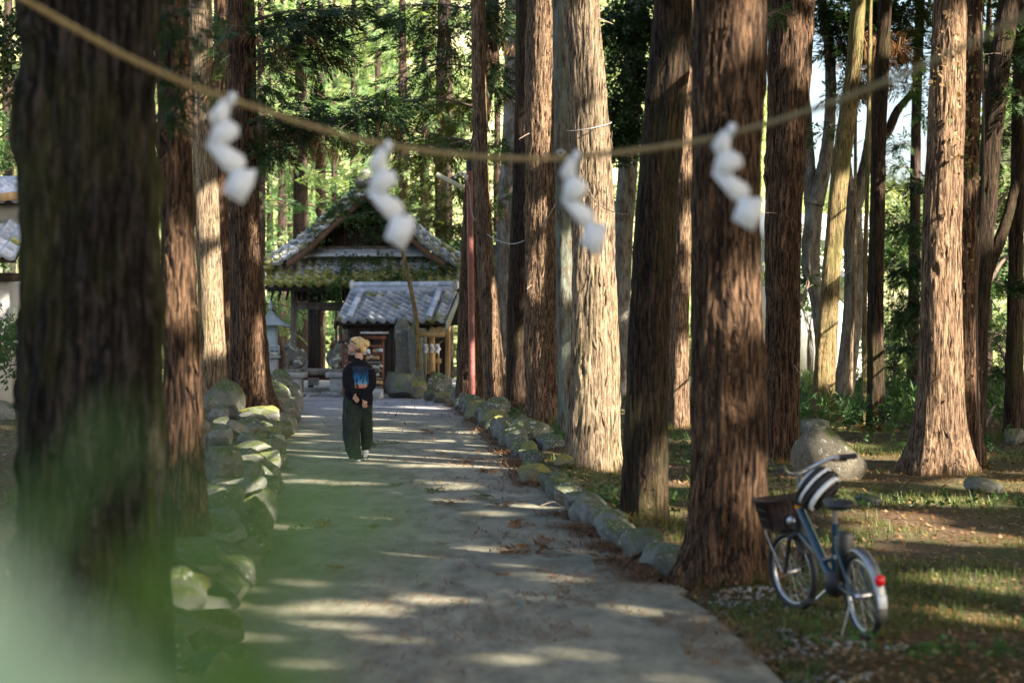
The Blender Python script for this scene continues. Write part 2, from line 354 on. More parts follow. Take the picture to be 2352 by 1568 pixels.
def ground_mat():
    m, nt, nd = newmat('forest_floor'); v = coords(nt, rnd=False)
    n1 = noise(nt, v, 0.45, 6, 0.6); n2 = noise(nt, v, 9, 6, 0.75); n3 = noise(nt, v, 45, 4, 0.7)
    litter = ramp(nt, n3, [(0.3, (0.022, 0.015, 0.010)), (0.5, (0.075, 0.048, 0.030)), (0.7, (0.17, 0.12, 0.075))])
    green = ramp(nt, n3, [(0.3, (0.02, 0.03, 0.010)), (0.55, (0.06, 0.075, 0.022)), (0.75, (0.13, 0.14, 0.05))])
    f = nd('ShaderNodeMath', operation='MULTIPLY_ADD'); f.inputs[1].default_value = 0.45
    nt.links.new(n2, f.inputs[0]); nt.links.new(n1, f.inputs[2])
    col = mix(nt, ramp(nt, f.outputs[0], [(0.60, (0, 0, 0)), (0.80, (0.9, 0.9, 0.9))]), litter, green)
    geo = nd('ShaderNodeNewGeometry'); sp = nd('ShaderNodeSeparateXYZ'); nt.links.new(geo.outputs['Position'], sp.inputs[0])
    far = nd('ShaderNodeMapRange'); far.inputs[1].default_value = 66; far.inputs[2].default_value = 82; nt.links.new(sp.outputs['Y'], far.inputs[0])
    nf = noise(nt, v, 0.12, 6, 0.7)
    meadow = ramp(nt, nf, [(0.38, (0.12, 0.17, 0.06)), (0.5, (0.30, 0.31, 0.15)), (0.62, (0.42, 0.40, 0.25))])
    col = mix(nt, far.outputs[0], col, meadow)
    return finish(m, nt, col, 0.95, n3, 0.7, 0.03, spec=0.15)
M['floor'] = ground_mat()
tag(g.obj('ground', M['floor'], smooth=True), kind='structure')
# concrete path: slab with a rounded edge
def path_mat():
    m, nt, nd = newmat('path_concrete'); v = coords(nt, rnd=False); v2 = coords(nt, (1, 0.4, 1), rnd=False)
    n1 = noise(nt, v2, 0.8, 6, 0.65); n2 = noise(nt, v, 60, 5, 0.8); n3 = noise(nt, v, 260, 2, 0.8); n4 = noise(nt, v2, 4.5, 6, 0.7)
    col = ramp(nt, n1, [(0.3, (0.14, 0.134, 0.098)), (0.5, (0.205, 0.195, 0.145)), (0.7, (0.27, 0.255, 0.19))])
    col = mix(nt, 0.75, col, ramp(nt, n4, [(0.36, (0.5, 0.5, 0.46)), (0.5, (0.95, 0.95, 0.93)), (0.6, (1.2, 1.18, 1.15))]), 'MULTIPLY')
    col = mix(nt, 0.6, col, ramp(nt, n2, [(0.3, (0.6, 0.6, 0.6)), (0.6, (1.15, 1.15, 1.15))]), 'MULTIPLY')
    col = mix(nt, ramp(nt, n3, [(0.66, (0, 0, 0)), (0.72, (0.5, 0.5, 0.5))]), col, (0.06, 0.055, 0.05))
    geo = nd('ShaderNodeNewGeometry'); sp = nd('ShaderNodeSeparateXYZ'); nt.links.new(geo.outputs['Position'], sp.inputs[0])
    far = nd('ShaderNodeMapRange'); far.inputs[1].default_value = 33; far.inputs[2].default_value = 41; nt.links.new(sp.outputs['Y'], far.inputs[0])
    grav = ramp(nt, n2, [(0.35, (0.13, 0.12, 0.12)), (0.5, (0.24, 0.23, 0.235)), (0.66, (0.40, 0.39, 0.39))])
    col = mix(nt, far.outputs[0], col, grav)
    return finish(m, nt, col, 0.9, n2, 0.5, 0.01, spec=0.3)
pb = MB(); yy = np.concatenate([np.linspace(-8, 9, 30), np.linspace(9.2, 46, 260)]); rows = []
for y in yy:
    a = XL(y)-0.12; b = XR(y)+0.03+0.05*math.sin(y*3.1)*math.sin(y*1.3)*(1 if y > 12.5 else 0)
    if y > 12.3: b += 0.1
    w = [a, a+.1]+list(np.linspace(a+.2, b-.03, 26))+[b, b+0.02]
    zz = [0.0]*2+[0.006*math.sin(PI*k/25) for k in range(26)]+[-0.012, -0.06]
    rows.append(np.stack([w, [y]*len(w), zz], 1))
V = np.concatenate(rows); V[:, 2] += (gnoise(V[:, 0], V[:, 1], 0.9, 6)-.5)*0.008*(V[:, 2] > -0.005); k = 30
i, j = np.meshgrid(np.arange(len(yy)-1), np.arange(k-1), indexing='ij'); i = i.ravel(); j = j.ravel()
pb.add(V, np.stack([i*k+j, i*k+j+1, (i+1)*k+j+1, (i+1)*k+j], 1))
M['path'] = path_mat()
tag(pb.obj('concrete_path', M['path'], smooth=True), kind='structure')
# forecourt of gravel before the shrine
fc = MB(); V = np.array([(x, y, 0.012+0.02*(gnoise(np.array([x]), np.array([y]), 1.1, 7)[0]-.5)) for y in np.linspace(43.5, 62, 26) for x in np.linspace(-9.5, 0.2, 26)])
i, j = np.meshgrid(np.arange(25), np.arange(25), indexing='ij'); i = i.ravel(); j = j.ravel()
fc.add(V, np.stack([i*26+j, i*26+j+1, (i+1)*26+j+1, (i+1)*26+j], 1))
M['gravel'] = simple('gravel', (0.24, 0.23, 0.23), 0.95, var=0.6, scale=30, bump=0.6)
tag(fc.obj('gravel_forecourt', M['gravel'], smooth=True), kind='structure')

# ------------------------------------------------------------------ trunks and foliage
def trunk_mesh(name, pts, rad, mat, segs=64, dz=0.08, zdense=7.0, flare=0.5, fh=0.45, lobes=5, ridge=0.014, seed=0, oval=1.0):
    rng = np.random.default_rng(seed); pts = np.array([tuple(p) for p in pts], float); rad = np.array(rad, float); z0 = pts[0, 2]
    sc = smooth_curve(np.column_stack([pts, rad]), 12)
    zs = np.concatenate([np.arange(z0-0.15, min(zdense, pts[-1, 2]), dz), np.arange(min(zdense, pts[-1, 2]), pts[-1, 2], 0.6), [pts[-1, 2]]])
    cx = np.interp(zs, sc[:, 2], sc[:, 0]); cy = np.interp(zs, sc[:, 2], sc[:, 1]); rr = np.interp(zs, sc[:, 2], sc[:, 3])
    u = np.arange(segs)/segs; U, Z = np.meshgrid(u, zs); hz = (Z-z0)/(pts[-1, 2]-z0+.2); Ht = pts[-1, 2]-z0
    Uw = U+0.012*Z*(1 if seed % 2 else -1)+0.01*(pnoise(rng, U, hz, 6, int(Ht*0.8)+2)-.5)
    rg = lambda n: 1-np.abs(2*n-1)
    d = 1.5*(pnoise(rng, U, hz, 7, int(Ht*0.7)+2)-.5)*ridge*1.6
    n1 = max(8, int(26*rad[0]/0.27)); n2 = int(n1*2.3)
    d += ridge*(rg(pnoise(rng, Uw, hz, n1, int(Ht*1.9)+2))-0.6)*1.1+ridge*0.7*(pnoise(rng, Uw, hz, n2, int(Ht*5)+2)-.5)*1.5
    if dz < 0.1: d += ridge*1.0*(pnoise(rng, Uw, hz, min(segs, n2*2), int(Ht*10)+2)-.5)
    for q in range(9):
        ku, kz, kr = rng.random(), z0+rng.random()*min(zdense-z0, 7), rng.uniform(.045, .10)
        du = ((U-ku+.5) % 1-.5)*2*PI*rad[0]; rr2 = np.sqrt(du**2+((Z-kz)*.7)**2)/kr; d = d+ridge*1.6*np.exp(-(rr2-1)**2*4)-ridge*1.5*np.exp(-rr2**2*3)
    ph = rng.random()*6; e = np.exp(-np.maximum(Z-z0, 0)/fh)
    fl = 1+flare*e*(1+0.55*np.cos(lobes*2*PI*U+ph)+0.3*np.cos((lobes+2)*2*PI*U+ph*2.3))
    lob = 1+0.05*np.cos(3*2*PI*U+ph+Z*0.5)+0.03*np.cos(5*2*PI*U+ph*3-Z*.7)+(0.06 if rad[0] < .26 else .02)*(pnoise(rng, U, hz, 4, int(Ht*1.2)+2)-.5)
    r = rr[:, None]*fl*lob+d*np.sqrt(rr[:, None]/0.25)
    A = 2*PI*U; V = np.stack([cx[:, None]+r*np.cos(A)*oval, cy[:, None]+r*np.sin(A), Z], 2).reshape(-1, 3)
    m = len(zs); i, j = np.meshgrid(np.arange(m-1), np.arange(segs), indexing='ij'); i = i.ravel(); j = j.ravel(); k = (j+1) % segs
    b = MB().add(V, np.stack([i*segs+j, i*segs+k, (i+1)*segs+k, (i+1)*segs+j], 1)); b.add(V[-segs:], [tuple(range(segs))])
    return b.mesh(name, mat, True)
def spray_arrays(kind, seed=0):
    rng = np.random.default_rng(seed); V = []; Fc = []
    def leaf(p, d, w, side):
        p = np.array(p); d = np.array(d); s = np.array(side)*w; b = len(V)
        V.extend([p, p+d*0.5+s, p+d, p+d*0.5-s]); Fc.extend([(b, b+1, b+2), (b, b+2, b+3)])
    if kind == 'cedar':
        for k in range(13):
            t = 0.12+0.88*k/12; sg = 1 if k % 2 else -1; L = 0.46*(1-0.45*t); a = R(38+rng.uniform(-8, 8))
            dr = np.array([math.cos(a), sg*math.sin(a), rng.uniform(-.25, .2)])*L
            leaf((t*0.8, 0, -0.12*t*t), dr, 0.030+0.012*rng.random(), (-dr[1]/L, dr[0]/L, rng.uniform(-.6, .6)))
        leaf((0, 0, 0), (0.95, 0, -0.14), 0.018, (0, 1, 0)); leaf((.7, 0, -.1), (0.42, 0, -.08), 0.035, (0, .5, .8))
    elif kind == 'broad':
        for k in range(12):
            t = 0.1+0.9*rng.random(); a = rng.uniform(-1.5, 1.5); L = 0.30
            dr = np.array([math.cos(a), math.sin(a), rng.uniform(-.8, .3)]); dr = dr/np.linalg.norm(dr)*L
            sd = np.cross(dr, rng.normal(size=3)); sd /= np.linalg.norm(sd)
            leaf((t*0.7, rng.uniform(-.15, .15), rng.uniform(-.15, .15)), dr, 0.075, sd)
    elif kind == 'hang':
        for k in range(10):
            t = k/9; a = rng.uniform(-.5, .5); dr = np.array([0.16*rng.random()+.05, .2*a, -0.55-0.3*rng.random()])
            leaf((t*0.8, 0.06*a, -0.1*t), dr, 0.02, (rng.uniform(-1, 1), rng.uniform(-1, 1), 0))
        leaf((0, 0, 0), (0.9, 0, -0.2), 0.015, (0, 1, 0))
    elif kind == 'puff':
        for k in range(9):
            d = rng.normal(size=3); d /= np.linalg.norm(d); p = rng.normal(size=3)*0.22; sd = np.cross(d, rng.normal(size=3)); sd /= np.linalg.norm(sd)
            leaf(p, d*0.55, 0.13, sd)
    return np.array(V), np.array(Fc)
SPR = {k: [spray_arrays(k, s) for s in range(3)] for k in ('cedar', 'broad', 'hang', 'puff')}
def orient(dirs, rng, size):
    d = dirs/(np.linalg.norm(dirs, axis=1)[:, None]+1e-9); up = np.tile([0, 0, 1.0], (len(d), 1))+rng.normal(scale=0.45, size=d.shape)
    y = np.cross(up, d); y /= np.linalg.norm(y, axis=1)[:, None]+1e-9; z = np.cross(d, y)
    return np.stack([d, y, z], 2)*size[:, None, None]
def sprays(mb, kind, pos, dirs, size, rng):
    Ms = orient(dirs, rng, size); w = rng.integers(0, 3, len(pos))
    for k in range(3):
        q = w == k
        if q.any(): V, Fa = scatter(SPR[kind][k][0], SPR[kind][k][1], Ms[q], pos[q]); mb.add(V, Fa)
def clump_mb(mb, rng, c, r, n, size, kind='cedar', src=None, droop=0.45, flat=0.6):
    p = rng.normal(size=(n, 3)); p /= np.linalg.norm(p, axis=1)[:, None]; p *= (rng.random(n)**0.5)[:, None]*np.array([r, r, r*flat])
    out = p.copy()
    if src is not None: s = np.array(c)-np.array(src); s /= np.linalg.norm(s)+1e-6; out = out/r+s*0.7
    else: out = out/r
    out[:, 2] -= droop; out += rng.normal(scale=0.25, size=out.shape)
    sprays(mb, kind, p+np.array(c), out, size*rng.uniform(0.65, 1.25, n), rng)
ZTOP = lambda D: H+HY/F*D
def px_r(w, D): return w/2/F*D
TREES = {}
def tree(key, label, D, zg, prof, mat, name='cedar_tree', group=None, segs=72, dz=0.08, ext=True, zend=15.0, crown=False, **kw):
    """prof: list of (x, y, width) in photo units from base to top, at distance D"""
    pts = []; rad = []; b = prof[0]; x0 = (b[0]-CX)/F*D
    for k, (px, py, w) in enumerate(prof):
        p = P(px, py, D); z = zg if k == 0 else p.z; pts.append((p.x-x0, 0.0, z-zg)); rad.append(px_r(w, D))
    if ext:
        a, q = pts[-2], pts[-1]; sl_ = (q[0]-a[0])/(q[2]-a[2]+1e-6)*0.7
        for z in np.linspace(q[2]+2, zend, 3): pts.append((q[0]+sl_*(z-q[2]), 0, z)); rad.append(max(0.06, rad[-1]*0.85))
    seed = sum(ord(c)*(i+7) for i, c in enumerate(key))
    root = empty(name, (x0, D, zg), label, 'tree', group)
    me = trunk_mesh('trunk_'+key, pts, rad, M[mat], segs, dz, ZTOP(D)+0.4-zg, seed=seed, **kw)
    me.name = 'trunk'; inst('trunk', me, root); TREES[key] = (root, np.array(pts), np.array(rad)); return root
def tpoint(key, z):
    root, pts, rad = TREES[key]; zz = z-root.location.z
    return np.array([np.interp(zz, pts[:, 2], pts[:, 0])+root.location.x, root.location.y, z])
def boughs(key, specs, mat='fol_dark', kind='cedar', size=0.42, dead=0.0, lift=0.2, wood='twig'):
    """specs: (x, y, D, radius m, number of sprays)"""
    root = TREES[key][0]; o = np.array(root.location)
    for s, (px, py, D, r, n) in enumerate(specs):
        rng = np.random.default_rng(int(px*7+py*13+D)); c = np.array(P(px, py, D)); src = tpoint(key, c[2]-lift*np.linalg.norm(c[:2]-o[:2]))
        mid = (src+c)/2+np.array([0, 0, 0.1]); L = MB(); dist = np.linalg.norm(c-src); pl = smooth_curve([src-o, mid-o, c-o+np.array([0, 0, -.05])], 6)
        L.tube(pl, np.linspace(0.012+0.008*dist, 0.008, len(pl)), 6)
        for q in range(7):
            e = c+rng.normal(size=3)*r*np.array([.7, .7, .4]); L.tube([pl[-1-(q % 4)], (pl[-1-(q % 4)]+e-o)/2+np.array([0, 0, .04]), e-o], [0.008, 0.006, 0.003], 4)
        w = L.obj('branch', M[wood], root, True)
        f = MB(); nd_ = int(n*dead)
        m2 = max(3, n-nd_); clump_mb(f, rng, c-o, r, m2, size, kind, src-o)
        # sprays along the limb too
        t = rng.uniform(0.35, 1, m2//4+1); base = np.stack([np.interp(t, np.linspace(0, 1, len(pl)), pl[:, a]) for a in range(3)], 1)
        dr = rng.normal(size=base.shape); dr[:, 2] = -0.6; sprays(f, kind, base, dr, size*rng.uniform(.5, 1, len(base)), rng)
        f.obj('foliage', M[mat], w)
        if nd_: f2 = MB(); clump_mb(f2, rng, c-o-np.array([0, 0, r*.45]), r*0.9, nd_, size*0.8, 'hang', src-o); f2.obj('dead_foliage', M['dead'], w)

# near and middle trees --------------------------------------------------
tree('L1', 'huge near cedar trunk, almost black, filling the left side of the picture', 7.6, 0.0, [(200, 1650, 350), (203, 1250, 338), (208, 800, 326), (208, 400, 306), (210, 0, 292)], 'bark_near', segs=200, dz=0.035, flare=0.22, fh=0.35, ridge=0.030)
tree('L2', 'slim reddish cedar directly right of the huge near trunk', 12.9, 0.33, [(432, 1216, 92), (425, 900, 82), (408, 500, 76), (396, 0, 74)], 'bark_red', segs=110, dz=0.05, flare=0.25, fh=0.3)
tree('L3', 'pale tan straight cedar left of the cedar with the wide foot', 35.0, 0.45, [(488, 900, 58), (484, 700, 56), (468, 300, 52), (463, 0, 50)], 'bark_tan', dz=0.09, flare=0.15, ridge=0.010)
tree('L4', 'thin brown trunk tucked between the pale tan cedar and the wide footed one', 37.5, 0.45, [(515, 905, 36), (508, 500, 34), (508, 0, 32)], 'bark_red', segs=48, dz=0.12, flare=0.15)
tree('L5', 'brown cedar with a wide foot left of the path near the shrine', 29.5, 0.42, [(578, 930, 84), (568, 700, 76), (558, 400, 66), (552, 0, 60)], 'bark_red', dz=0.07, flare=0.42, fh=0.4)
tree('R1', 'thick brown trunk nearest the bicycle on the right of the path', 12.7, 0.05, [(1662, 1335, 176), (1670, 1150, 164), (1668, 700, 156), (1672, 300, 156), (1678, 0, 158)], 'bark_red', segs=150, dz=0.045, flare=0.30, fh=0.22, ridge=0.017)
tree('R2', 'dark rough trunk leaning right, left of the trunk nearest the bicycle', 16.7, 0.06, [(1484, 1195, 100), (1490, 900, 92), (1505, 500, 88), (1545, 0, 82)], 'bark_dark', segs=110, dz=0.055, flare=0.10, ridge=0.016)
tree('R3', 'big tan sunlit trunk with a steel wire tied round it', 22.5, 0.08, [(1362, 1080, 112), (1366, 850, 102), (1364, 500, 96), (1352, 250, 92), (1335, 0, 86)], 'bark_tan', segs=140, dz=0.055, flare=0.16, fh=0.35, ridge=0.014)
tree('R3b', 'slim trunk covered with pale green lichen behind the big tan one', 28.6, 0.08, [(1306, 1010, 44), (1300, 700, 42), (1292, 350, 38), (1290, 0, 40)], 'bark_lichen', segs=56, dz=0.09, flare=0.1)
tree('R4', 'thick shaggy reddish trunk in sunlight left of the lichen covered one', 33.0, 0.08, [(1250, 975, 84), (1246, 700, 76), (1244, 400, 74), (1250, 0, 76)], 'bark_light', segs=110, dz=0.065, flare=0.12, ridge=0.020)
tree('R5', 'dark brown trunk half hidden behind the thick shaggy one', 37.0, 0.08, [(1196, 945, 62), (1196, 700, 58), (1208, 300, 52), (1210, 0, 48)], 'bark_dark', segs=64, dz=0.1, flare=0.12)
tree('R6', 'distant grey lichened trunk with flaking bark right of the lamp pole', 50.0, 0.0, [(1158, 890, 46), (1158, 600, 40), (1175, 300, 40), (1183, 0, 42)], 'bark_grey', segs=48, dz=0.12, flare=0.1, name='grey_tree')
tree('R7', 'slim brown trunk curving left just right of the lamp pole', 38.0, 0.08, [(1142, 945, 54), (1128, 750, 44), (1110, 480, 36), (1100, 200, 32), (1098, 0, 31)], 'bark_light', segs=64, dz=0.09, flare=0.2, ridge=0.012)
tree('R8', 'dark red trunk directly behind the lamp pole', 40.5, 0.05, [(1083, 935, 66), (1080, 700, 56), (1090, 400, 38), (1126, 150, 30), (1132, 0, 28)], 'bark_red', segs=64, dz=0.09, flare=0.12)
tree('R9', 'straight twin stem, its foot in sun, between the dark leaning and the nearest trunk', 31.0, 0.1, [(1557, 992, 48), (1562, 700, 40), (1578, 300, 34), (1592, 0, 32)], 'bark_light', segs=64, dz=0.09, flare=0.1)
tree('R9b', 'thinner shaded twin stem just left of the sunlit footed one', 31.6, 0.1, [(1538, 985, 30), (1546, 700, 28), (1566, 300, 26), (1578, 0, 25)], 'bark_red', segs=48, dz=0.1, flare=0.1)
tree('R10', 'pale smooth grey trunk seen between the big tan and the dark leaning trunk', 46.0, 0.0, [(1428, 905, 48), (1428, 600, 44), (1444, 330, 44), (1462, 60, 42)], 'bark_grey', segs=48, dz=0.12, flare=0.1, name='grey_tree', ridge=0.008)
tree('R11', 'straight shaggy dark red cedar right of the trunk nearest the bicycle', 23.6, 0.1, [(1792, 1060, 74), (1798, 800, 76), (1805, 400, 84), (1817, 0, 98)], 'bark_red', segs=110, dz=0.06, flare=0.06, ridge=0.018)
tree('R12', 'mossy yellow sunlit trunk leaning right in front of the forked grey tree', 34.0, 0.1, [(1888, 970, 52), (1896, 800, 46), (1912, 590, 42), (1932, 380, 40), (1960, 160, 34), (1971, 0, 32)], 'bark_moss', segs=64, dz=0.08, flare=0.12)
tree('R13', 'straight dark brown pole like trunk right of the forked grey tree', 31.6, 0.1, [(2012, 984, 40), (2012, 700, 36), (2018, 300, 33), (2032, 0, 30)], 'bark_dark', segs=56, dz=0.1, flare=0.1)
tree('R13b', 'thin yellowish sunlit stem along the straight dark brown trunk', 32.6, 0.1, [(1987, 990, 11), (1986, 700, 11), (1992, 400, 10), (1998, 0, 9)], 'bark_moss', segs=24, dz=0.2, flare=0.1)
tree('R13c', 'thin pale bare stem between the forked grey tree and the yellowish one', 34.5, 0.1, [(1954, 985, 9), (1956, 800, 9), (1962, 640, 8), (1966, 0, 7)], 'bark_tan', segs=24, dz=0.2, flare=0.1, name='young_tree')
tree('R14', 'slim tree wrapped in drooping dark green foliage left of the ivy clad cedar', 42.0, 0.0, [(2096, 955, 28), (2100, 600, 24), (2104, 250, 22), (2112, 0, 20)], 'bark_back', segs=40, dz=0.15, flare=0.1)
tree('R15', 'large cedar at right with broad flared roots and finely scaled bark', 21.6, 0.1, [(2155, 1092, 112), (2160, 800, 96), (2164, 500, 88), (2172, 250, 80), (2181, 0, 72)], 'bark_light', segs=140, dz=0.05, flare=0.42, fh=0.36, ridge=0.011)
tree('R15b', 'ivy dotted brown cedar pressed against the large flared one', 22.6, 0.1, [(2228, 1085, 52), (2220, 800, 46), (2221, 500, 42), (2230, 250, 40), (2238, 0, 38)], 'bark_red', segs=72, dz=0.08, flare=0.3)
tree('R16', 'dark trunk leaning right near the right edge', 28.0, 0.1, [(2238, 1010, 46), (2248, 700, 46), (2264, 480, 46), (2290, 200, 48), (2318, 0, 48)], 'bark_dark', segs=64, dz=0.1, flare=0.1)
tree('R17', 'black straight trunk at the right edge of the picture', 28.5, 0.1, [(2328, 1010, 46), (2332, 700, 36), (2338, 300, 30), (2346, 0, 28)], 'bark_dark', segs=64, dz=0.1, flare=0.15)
tree('R18', 'thin far stem in the gap right of the ivy dotted cedar', 48.0, -0.2, [(2262, 900, 14), (2256, 600, 12), (2262, 200, 11), (2270, 0, 10)], 'bark_back', segs=24, dz=0.3, flare=0.1, name='young_tree')
# forked limbs as extra parts
def limb(key, pr, D, mat, seed=1, dy=0.0):
    root = TREES[key][0]; o = root.location; pts = []; rad = []
    for (px, py, w) in pr: p = P(px, py, D); pts.append((p.x-o.x, D-o.y, p.z-o.z)); rad.append(px_r(w, D))
    b = MB(); sc = smooth_curve(np.column_stack([pts, rad]), 10); n = 28; rng = np.random.default_rng(seed)
    b.tube(sc[:, :3], sc[:, 3], n, sq=0.95); V = b.V[0]; c = np.repeat(sc[:, :3], n, 0); dd = V-c
    V += dd*((rng.random(len(V))-.5)*0.12)[:, None]+dd*(np.tile(pnoise(rng, np.arange(n)/n, np.zeros(n), 9, 2), len(sc))-.5)[:, None]*0.3
    b.obj('limb', M[mat], root, True)
tree('R12f', 'grey forked tree, its trunk splitting beside the mossy yellow one', 36.0, 0.1, [(1928, 990, 46), (1938, 880, 46), (1952, 780, 44), (1962, 640, 46), (1956, 440, 44)], 'bark_grey', segs=64, dz=0.1, flare=0.12, ext=False, name='forked_tree')
limb('R12f', [(1956, 480, 44), (1940, 380, 32), (1948, 250, 26), (1965, 60, 22), (1970, -60, 20)], 36, 'bark_grey')
limb('R12f', [(1958, 480, 42), (1985, 390, 30), (2000, 300, 26), (2004, 180, 22), (2010, -60, 20)], 36.1, 'bark_grey', 2)
tree('R12g', 'dark tree splitting into a wide Y left of the mossy yellow trunk', 35.2, 0.1, [(1898, 975, 34), (1892, 820, 32), (1878, 700, 32), (1862, 600, 40), (1872, 450, 44)], 'bark_grey', segs=64, dz=0.1, flare=0.12, ext=False, name='forked_tree')
limb('R12g', [(1868, 480, 38), (1858, 380, 30), (1852, 260, 24), (1840, 120, 20), (1838, -60, 18)], 35.2, 'bark_grey', 3)
limb('R12g', [(1872, 470, 40), (1896, 360, 32), (1906, 250, 26), (1904, 120, 26), (1885, 0, 24), (1870, -80, 22)], 35.1, 'bark_grey', 4)
limb('R16', [(2246, 680, 36), (2268, 620, 30), (2292, 560, 28), (2316, 490, 24), (2340, 380, 18)], 28.0, 'bark_dark', 5)
limb('R14', [(2098, 210, 12), (2060, 255, 18), (2040, 300, 20), (2016, 330, 18)], 41.9, 'bark_back', 6)

# short dead snags on trunks
def snags(key, lst):
    root = TREES[key][0]; o = np.array(root.location)
    for (px, py, dx, dy) in lst:
        z = H-(py-HY)/F*o[1]; a = tpoint(key, z)-o; D = o[1]; b = np.array(P(px+dx, py+dy, D-0.25))-o
        m = (a+b)/2+np.array([0, -.05, 0.03]); q = smooth_curve([a+np.array([0, -.05, 0]), m, b], 5)
        MB().tube(q, np.linspace(0.010, 0.004, len(q)), 6).obj('dead_twig', M['twig_pale'], root, True)
snags('R4', [(1222, 300, -30, 20), (1270, 330, 22, -10), (1230, 640, -20, 24)]); snags('R7', [(1100, 300, -30, 60), (1092, 320, -60, 12), (1110, 560, 26, 14)])
snags('R15', [(2120, 830, 26, -30)]); snags('R11', [(1770, 500, -22, -10), (1800, 820, 40, 40)])
snags('R12f', [(1960, 340, 30, -20), (1965, 620, -26, 12)]); snags('R5', [(1200, 885, 26, -50)]); snags('L5', [(540, 120, -34, 26), (530, 320, -30, -12)])
snags('R10', [(1450, 260, -34, -20), (1440, 240, -50, -8)]); snags('R3', [(1390, 45, 18, 12), (1360, 190, 10, 30)])

# loose strips of peeling bark, and litter heaped round the feet of the trunks
def peel(key, n, mat, zmax):
    root, pts, rad = TREES[key]; r_ = np.random.default_rng(len(key)*31+n); b = MB(); z = .15+r_.random(n)*zmax; a = r_.uniform(PI*.95, PI*2.05, n)
    rr_ = np.interp(z, pts[:, 2], rad)*(1+.25*np.exp(-z/.4))+.004; x = np.interp(z, pts[:, 2], pts[:, 0]); L = r_.uniform(.06, .26, n); w = r_.uniform(.004, .011, n)
    N = np.stack([np.cos(a), np.sin(a), 0*a], 1); T = np.stack([-np.sin(a), np.cos(a), 0*a], 1); o = np.stack([x, 0*x, z], 1)+N*rr_[:, None]; up = np.array([0, 0, 1.0])
    lo = r_.uniform(.004, .03, n)[:, None]; hi = r_.uniform(0, .012, n)[:, None]; k = r_.normal(scale=.03, size=n)[:, None]
    p0 = o+N*lo; p1 = o+up*L[:, None]*.5+N*.006+T*k*.5; p2 = o+up*L[:, None]+N*hi+T*k; W = T*w[:, None]; V = np.stack([p0-W*.5, p0+W*.5, p1+W, p1-W, p2+W*.4, p2-W*.4], 1).reshape(-1, 3)
    i = np.arange(n)[:, None]*6; b.add(V, np.concatenate([i+[0, 1, 2, 3], i+[3, 2, 4, 5]])); tag(b.obj('peeling_bark', M[mat], root), kind='stuff')
for key, n, mt, zm in [('R1', 260, 'bark_red', 4), ('R2', 220, 'bark_dark', 5), ('R3', 200, 'bark_tan', 6), ('R4', 700, 'bark_light', 8), ('R5', 120, 'bark_dark', 8), ('R7', 200, 'bark_light', 9), ('R11', 420, 'bark_red', 6), ('R15', 200, 'bark_light', 6), ('L2', 160, 'bark_red', 4), ('L5', 260, 'bark_red', 7), ('R8', 160, 'bark_red', 8), ('R12f', 120, 'bark_grey', 5), ('R15b', 140, 'bark_red', 6), ('R13', 60, 'bark_dark', 7)]: peel(key, n, mt, zm)
bl = MB(); gr = MB()
for key, (root, pts, rad) in TREES.items():
    if root.location.y > 45: continue
    r_ = np.random.default_rng(sum(map(ord, key))); n = 420; a = r_.uniform(0, 2*PI, n); d = rad[0]*(1.15+.25*r_.random(n)+.5*r_.random(n)**3)+.02; x = root.location.x+np.cos(a)*d; y = root.location.y+np.sin(a)*d
    for B, m_, L, w, e0_, e1_ in ((bl, slice(0, 330), .07, .006, -.1, .7), (gr, slice(330, 420), .07, .006, .6, 1.5)):
        q = len(x[m_]); z = gz(x[m_], y[m_])+(.025*np.exp(-(d[m_]-rad[0]*1.15)/.08) if B is bl else 0); aa = r_.uniform(0, 2*PI, q); el = r_.uniform(e0_, e1_, q); l = L*r_.uniform(.5, 1.5, q)*(.8+root.location.y/30); dd = np.stack([np.cos(aa)*np.cos(el), np.sin(aa)*np.cos(el), np.sin(el)], 1)*l[:, None]; ss = np.stack([-np.sin(aa), np.cos(aa), 0*aa], 1)*w*(.6+root.location.y/26)/2
        o = np.stack([x[m_], y[m_], z], 1); V = np.stack([o-ss, o+ss, o+dd+ss*.3, o+dd-ss*.3], 1).reshape(-1, 3); B.add(V, np.arange(q*4).reshape(-1, 4))
tag(bl.obj('needle_litter', M['dead']), kind='stuff'); tag(gr.obj('grass', M['grass']), kind='stuff')
# boughs of foliage hanging in view -------------------------------------
boughs('L5', [(640, 268, 29, .55, 70), (700, 262, 28.8, .5, 70), (775, 270, 28.7, .6, 90), (850, 262, 28.6, .55, 80), (905, 250, 28.6, .35, 40)], 'fol_dark', size=.34, dead=.12)
boughs('L5', [(620, 300, 29.2, .4, 40), (690, 318, 29, .4, 40), (745, 325, 28.8, .35, 30)], 'dead', 'hang', .3)
boughs('L5', [(620, 345, 28.9, .35, 60), (625, 200, 29, .35, 40)], 'fol_dark', size=.32)
boughs('L5', [(610, 60, 29, .6, 70), (680, 40, 29.4, .6, 80), (740, 60, 29.6, .55, 70), (790, 20, 29.6, .45, 50), (700, 110, 29.5, .5, 60), (650, 130, 29, .5, 50), (760, 110, 29.4, .4, 40)], 'fol_dark', size=.38, dead=.2)
boughs('L4', [(500, 30, 36, .7, 60), (460, 60, 36, .5, 40), (520, 120, 35, .4, 30), (490, 200, 35, .4, 26)], 'fol_mid', size=.4, dead=.4)
boughs('L2', [(398, 60, 12.2, .22, 60), (392, 170, 12.2, .16, 40), (410, 220, 12.2, .12, 26), (385, 20, 12, .2, 40), (400, 262, 12.3, .1, 20)], 'fol_dark', size=.14)
